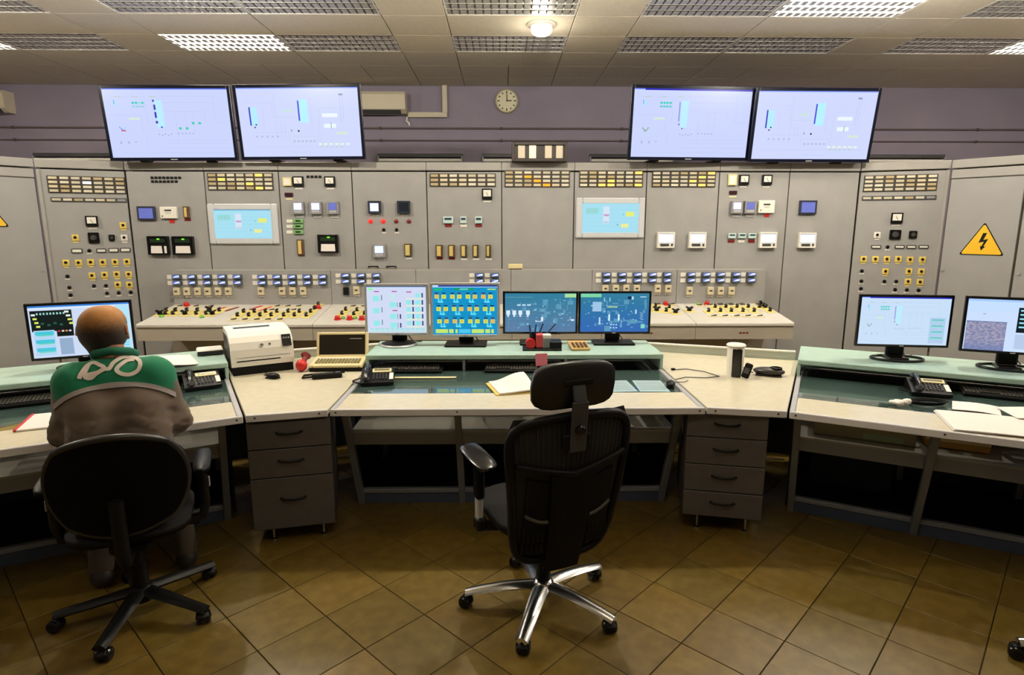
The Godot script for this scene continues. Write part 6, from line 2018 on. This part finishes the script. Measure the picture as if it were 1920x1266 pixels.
func build_operator() -> void:
	var turn := deg_to_rad(25)
	var who := thing("person", "seated person in a green and grey work jacket, seen from behind, head towards the monitor", "person", Vector3(-1.752, 0, -2.668), turn)
	var skin := rgb(176, 116, 84).srgb_to_linear()
	var skin_at := func(_p: Vector3) -> Color: return skin
	# joints (forward is -z)
	var neck := Vector3(-0.012, 1.18, -0.13)
	var head := Vector3(-0.034, 1.33, -0.185)
	var body := shape()
	var frame := Bones.new()
	frame.soft = 0.04
	frame.bone(Vector3(-0.06, 0.66, 0), Vector3(-0.08, 0.98, -0.07), 0.1, 0.1).bone(Vector3(0.06, 0.66, 0), Vector3(0.08, 0.98, -0.07), 0.1, 0.1)
	frame.bone(Vector3(-0.14, 1.125, -0.1), Vector3(0.14, 1.125, -0.1), 0.055, 0.055).bone(neck - Vector3(0, 0.06, 0), neck + Vector3(0, 0.09, -0.02), 0.056, 0.054)
	for q in [-1.0, 1.0]:
		frame.bone(Vector3(q * 0.16, 1.11, -0.1), Vector3(q * 0.215, 0.875, -0.14), 0.05, 0.042).bone(Vector3(q * 0.215, 0.875, -0.14), Vector3(q * 0.15, 0.842, -0.4), 0.042, 0.028)
		frame.bone(Vector3(q * 0.09, 0.63, -0.02), Vector3(q * 0.15, 0.6, -0.42), 0.075, 0.05).bone(Vector3(q * 0.15, 0.6, -0.42), Vector3(q * 0.185, 0.12, -0.31), 0.05, 0.035)
	grow(body, frame, Vector3(-0.3, 0.06, -0.5), Vector3(0.3, 1.3, 0.14), 0.02, skin_at)
	# head with face, ears and nape
	var skull := Bones.new()
	skull.soft = 0.03
	skull.bone(head + Vector3(0, 0.03, 0.025), head + Vector3(0, 0.03, -0.025), 0.084, 0.078)
	skull.bone(head + Vector3(0, -0.03, -0.045), head + Vector3(0, -0.075, -0.06), 0.055, 0.04)
	skull.bone(head + Vector3(-0.03, -0.01, 0.01), head + Vector3(0.03, -0.01, 0.01), 0.06, 0.06)
	skull.bone(neck + Vector3(0, 0.0, 0), head + Vector3(0, -0.04, 0.005), 0.056, 0.056)
	var face := Bones.new()
	face.soft = 0.012
	var look := Transform3D(Basis(), head) * Transform3D(Basis(Vector3.UP, -0.22).scaled(Vector3.ONE * 1.07), Vector3.ZERO) * Transform3D(Basis(), -head)
	body.xf = look
	grow(body, skull, head + Vector3(-0.13, -0.2, -0.14), head + Vector3(0.13, 0.14, 0.14), 0.007, skin_at)
	face.bone(head + Vector3(0, 0.02, -0.095), head + Vector3(0, -0.02, -0.118), 0.01, 0.014)            # nose
	face.bone(head + Vector3(-0.02, -0.052, -0.098), head + Vector3(0.02, -0.052, -0.098), 0.008, 0.008)   # lips
	face.bone(head + Vector3(-0.045, 0.03, -0.083), head + Vector3(0.045, 0.03, -0.083), 0.01, 0.01)   # brow
	for q in [-1.0, 1.0]:
		face.bone(head + Vector3(q * 0.086, 0.022, 0.012), head + Vector3(q * 0.09, -0.03, 0.0), 0.011, 0.007)   # ears
		face.bone(head + Vector3(q * 0.092, 0.028, 0.022), head + Vector3(q * 0.097, -0.005, 0.026), 0.007, 0.006)
		face.bone(head + Vector3(q * 0.031, 0.008, -0.086), head + Vector3(q * 0.036, 0.008, -0.084), 0.0105, 0.0105)   # eyes
	grow(body, face, head + Vector3(-0.12, -0.08, -0.14), head + Vector3(0.12, 0.06, 0.05), 0.005, skin_at)
	body.xf = Transform3D()
	# hands resting on the desk, five bent fingers each
	for q in [-1.0, 1.0]:
		var wrist := Vector3(q * 0.15, 0.84, -0.4)
		var hand := Bones.new()
		hand.soft = 0.01
		hand.bone(wrist, wrist + Vector3(-q * 0.012, -0.01, -0.05), 0.026, 0.024)
		for k in 4:
			var base := wrist + Vector3(q * (-0.04 + 0.022 * k), -0.012, -0.088 + 0.006 * absf(k - 1.3))
			hand.bone(wrist + Vector3(q * (-0.018 + 0.01 * k), -0.008, -0.02), base, 0.016, 0.012)
			var reach: float = [0.036, 0.042, 0.039, 0.03][k]
			var mid := base + Vector3(-q * 0.003, 0.004, -reach)
			var tip := mid + Vector3(-q * 0.002, -0.018, -reach * 0.75)
			hand.bone(base, mid, 0.0095, 0.0088).bone(mid, tip, 0.0088, 0.0075)
		hand.bone(wrist + Vector3(-q * 0.02, -0.008, -0.025), wrist + Vector3(-q * 0.056, -0.015, -0.06), 0.015, 0.011).bone(wrist + Vector3(-q * 0.056, -0.015, -0.06), wrist + Vector3(-q * 0.066, -0.022, -0.095), 0.01, 0.008)
		grow(body, hand, wrist + Vector3(-0.1, -0.05, -0.19), wrist + Vector3(0.1, 0.04, 0.03), 0.0045, skin_at)
	var flesh := cloth(0.55)
	flesh.rim_enabled = false
	flesh.subsurf_scatter_enabled = true
	flesh.subsurf_scatter_strength = 0.1
	part("body", body, flesh, who)
	for q in [-1.0, 1.0]:
		part("eye", shape(look).ball(head + Vector3(q * 0.034, 0.008, -0.0925), Vector3(0.009, 0.0045, 0.005), 10), M.white, who)
		part("iris", shape(look).ball(head + Vector3(q * 0.034, 0.008, -0.0968), Vector3(0.0038, 0.0038, 0.002), 10), M.black, who)
	# close-cropped hair: thin on the crown, darker at the nape
	var hair := shape(look)
	var crop := Bones.new()
	crop.soft = 0.03
	crop.bone(head + Vector3(0, 0.032, 0.026), head + Vector3(0, 0.034, -0.03), 0.0865, 0.079).bone(head + Vector3(-0.03, -0.012, 0.014), head + Vector3(0.03, -0.012, 0.014), 0.0615, 0.0615)
	crop.bone(head + Vector3(0, -0.02, 0.02), head + Vector3(0, -0.09, 0.016), 0.064, 0.058)
	var crown := rgb(180, 122, 58).srgb_to_linear()
	var nape := rgb(44, 30, 22).srgb_to_linear()
	var fuzz := FastNoiseLite.new()
	fuzz.seed = 2
	fuzz.frequency = 90.0
	grow(hair, crop, head + Vector3(-0.13, -0.13, -0.1), head + Vector3(0.13, 0.14, 0.14), 0.006,
		func(p: Vector3) -> Color: return nape.lerp(crown, smoothstep(0.0, 0.1, p.y - head.y + fuzz.get_noise_3dv(p) * 0.02)),
		func(p: Vector3) -> float: return maxf((head.y - 0.105 - p.y), (head.z - 0.05 + maxf(0.0, head.y + 0.01 - p.y) * 0.9 - p.z)))
	part("hair", hair, cloth(0.7), who)
	# jacket: green yoke, pale piping, grey-brown below
	var coat := Bones.new()
	coat.soft = 0.05
	coat.bone(Vector3(-0.075, 0.64, 0), Vector3(-0.085, 0.98, -0.065), 0.13, 0.126).bone(Vector3(0.075, 0.64, 0), Vector3(0.085, 0.98, -0.065), 0.13, 0.126)
	coat.bone(Vector3(-0.14, 1.125, -0.1), Vector3(0.14, 1.125, -0.1), 0.083, 0.083)
	coat.bone(Vector3(0, 1.13, -0.11), Vector3(0, 1.22, -0.145), 0.09, 0.072)
	for q in [-1.0, 1.0]:
		coat.bone(Vector3(q * 0.165, 1.115, -0.1), Vector3(q * 0.22, 0.88, -0.14), 0.078, 0.062).bone(Vector3(q * 0.22, 0.88, -0.14), Vector3(q * 0.158, 0.858, -0.36), 0.062, 0.046)
	var green := rgb(16, 118, 84).srgb_to_linear()
	var piping := rgb(168, 160, 160).srgb_to_linear()
	var brown := rgb(98, 84, 72).srgb_to_linear()
	var crease := FastNoiseLite.new()
	crease.seed = 8
	crease.frequency = 7.0
	var jacket := shape()
	var jacket_tint := func(p: Vector3) -> Color:
		var edge := 1.115 - 1.1 * p.x * p.x
		if absf(p.x) > 0.235 and p.y < 1.09 or p.z < -0.2 and p.y < 1.0:
			return brown
		if p.y > edge:
			return green
		return brown
	grow(jacket, coat, Vector3(-0.34, 0.5, -0.44), Vector3(0.34, 1.32, 0.17), 0.0095, jacket_tint,
		func(p: Vector3) -> float: return maxf(maxf(-(p.y - 0.6), 0.66 * (p.y - 1.25 - 0.25 * (p.z + 0.12))), -0.2 + 0.2) if p.y > 1.22 or p.y < 0.64 else maxf(-1.0, -0.38 - p.z))
	# creases: push the cloth in and out along its normals
	for i in jacket.v.size():
		var p := jacket.v[i]
		var fold := crease.get_noise_3d(p.x * 0.8 + p.y * 0.9, p.y * 1.6, p.z * 1.2)
		var low := smoothstep(1.08, 0.9, p.y) * smoothstep(-0.24, -0.1, p.z)
		jacket.v[i] = p + jacket.n[i] * fold * 0.016 * low
		var e := 0.02
		var slope := Vector3(crease.get_noise_3d((p.x + e) * 0.8 + p.y * 0.9, p.y * 1.6, p.z * 1.2) - fold, crease.get_noise_3d(p.x * 0.8 + (p.y + e) * 0.9, (p.y + e) * 1.6, p.z * 1.2) - fold, crease.get_noise_3d(p.x * 0.8 + p.y * 0.9, p.y * 1.6, (p.z + e) * 1.2) - fold) / e * 0.016 * low
		jacket.n[i] = (jacket.n[i] - (slope - jacket.n[i] * slope.dot(jacket.n[i]))).normalized()
	var j := part("jacket", jacket, cloth(0.85), who)
	part("collar", shape().tube([Vector3(-0.05, 1.215, -0.215), Vector3(-0.08, 1.222, -0.16), Vector3(-0.066, 1.245, -0.09), Vector3(0, 1.258, -0.062), Vector3(0.066, 1.245, -0.09), Vector3(0.08, 1.222, -0.16), Vector3(0.05, 1.215, -0.215)], 0.02, 8), solid_once("jacket_green", rgb(14, 100, 76), 0.85), j)
	# the white looped emblem across the shoulders, sewn on the cloth
	var band := []
	for k in 41:
		var x := -0.235 + 0.47 * k / 40.0
		var row := []
		for w in [-1.0, -0.33, 0.33, 1.0]:
			row.append(on_cloth(coat, Vector2(x, 1.13 - 1.1 * x * x + w * 0.0125), 0.004))
		band.append(row)
	part("piping", shape().sheet(band, 0.004), solid_once("piping", rgb(168, 160, 160), 0.8), j)
	var emblem := shape()
	var loops := [
		[[-0.158, 1.062], [-0.15, 1.083], [-0.125, 1.12], [-0.1, 1.13], [-0.07, 1.112], [-0.056, 1.1], [-0.075, 1.084], [-0.1, 1.079], [-0.135, 1.074], [-0.128, 1.064], [-0.11, 1.062], [-0.085, 1.078], [-0.05, 1.094]],
		[[-0.05, 1.094], [-0.035, 1.092], [-0.012, 1.122], [0.02, 1.142], [0.06, 1.144], [0.088, 1.126], [0.096, 1.1], [0.082, 1.074], [0.05, 1.062], [0.018, 1.066], [-0.004, 1.084], [0.012, 1.106], [0.04, 1.126], [0.068, 1.13]],
		[[-0.14, 1.072], [-0.13, 1.1], [-0.122, 1.12]],
	]
	for l in loops:
		var curve := Curve3D.new()
		for k in l.size():
			var before: Array = l[maxi(k - 1, 0)]
			var after: Array = l[mini(k + 1, l.size() - 1)]
			var reach := Vector3(after[0] - before[0], after[1] - before[1], 0) / 6.0
			curve.add_point(Vector3(l[k][0] * 0.92 + 0.022, 1.22 + (l[k][1] - 1.1) * 1.2, 0), -reach, reach)
		curve.bake_interval = 0.006
		var pts := curve.get_baked_points()
		var strip := []
		for k in pts.size():
			var d := (pts[mini(k + 1, pts.size() - 1)] - pts[maxi(k - 1, 0)]).normalized()
			var side := Vector3(-d.y, d.x, 0)
			var row := []
			for w in [-1.0, 0.0, 1.0]:
				row.append(on_cloth(coat, Vector2(pts[k].x + side.x * w * 0.0082, pts[k].y + side.y * w * 0.0095), 0.0035))
			strip.append(row)
		emblem.sheet(strip, 0.003)
	part("emblem", emblem, solid_once("emblem", rgb(220, 206, 196), 0.8), j)
	# trousers and shoes
	var legs := Bones.new()
	legs.soft = 0.03
	legs.bone(Vector3(-0.07, 0.662, 0.01), Vector3(0.07, 0.662, 0.01), 0.113, 0.113)
	for q in [-1.0, 1.0]:
		legs.bone(Vector3(q * 0.09, 0.638, -0.02), Vector3(q * 0.155, 0.6, -0.4), 0.095, 0.07).bone(Vector3(q * 0.155, 0.6, -0.4), Vector3(q * 0.19, 0.1, -0.315), 0.072, 0.056)
	var trousers := shape()
	var khaki := rgb(62, 54, 46).srgb_to_linear()
	grow(trousers, legs, Vector3(-0.3, 0.03, -0.52), Vector3(0.3, 0.8, 0.17), 0.015, func(_p: Vector3) -> Color: return khaki)
	part("trousers", trousers, cloth(0.9), who)
	for q in [-1.0, 1.0]:
		var shoe := shape()
		var foot := Bones.new()
		foot.soft = 0.03
		foot.bone(Vector3(q * 0.195, 0.055, -0.3), Vector3(q * 0.205, 0.04, -0.5), 0.046, 0.036).bone(Vector3(q * 0.19, 0.1, -0.315), Vector3(q * 0.19, 0.05, -0.3), 0.045, 0.045)
		grow(shoe, foot, Vector3(q * 0.2 - 0.08, -0.01, -0.57), Vector3(q * 0.2 + 0.08, 0.17, -0.22), 0.01, func(_p: Vector3) -> Color: return Color(0.012, 0.011, 0.01), func(p: Vector3) -> float: return 0.004 - p.y)
		part("shoe", shoe, cloth(0.5), who)
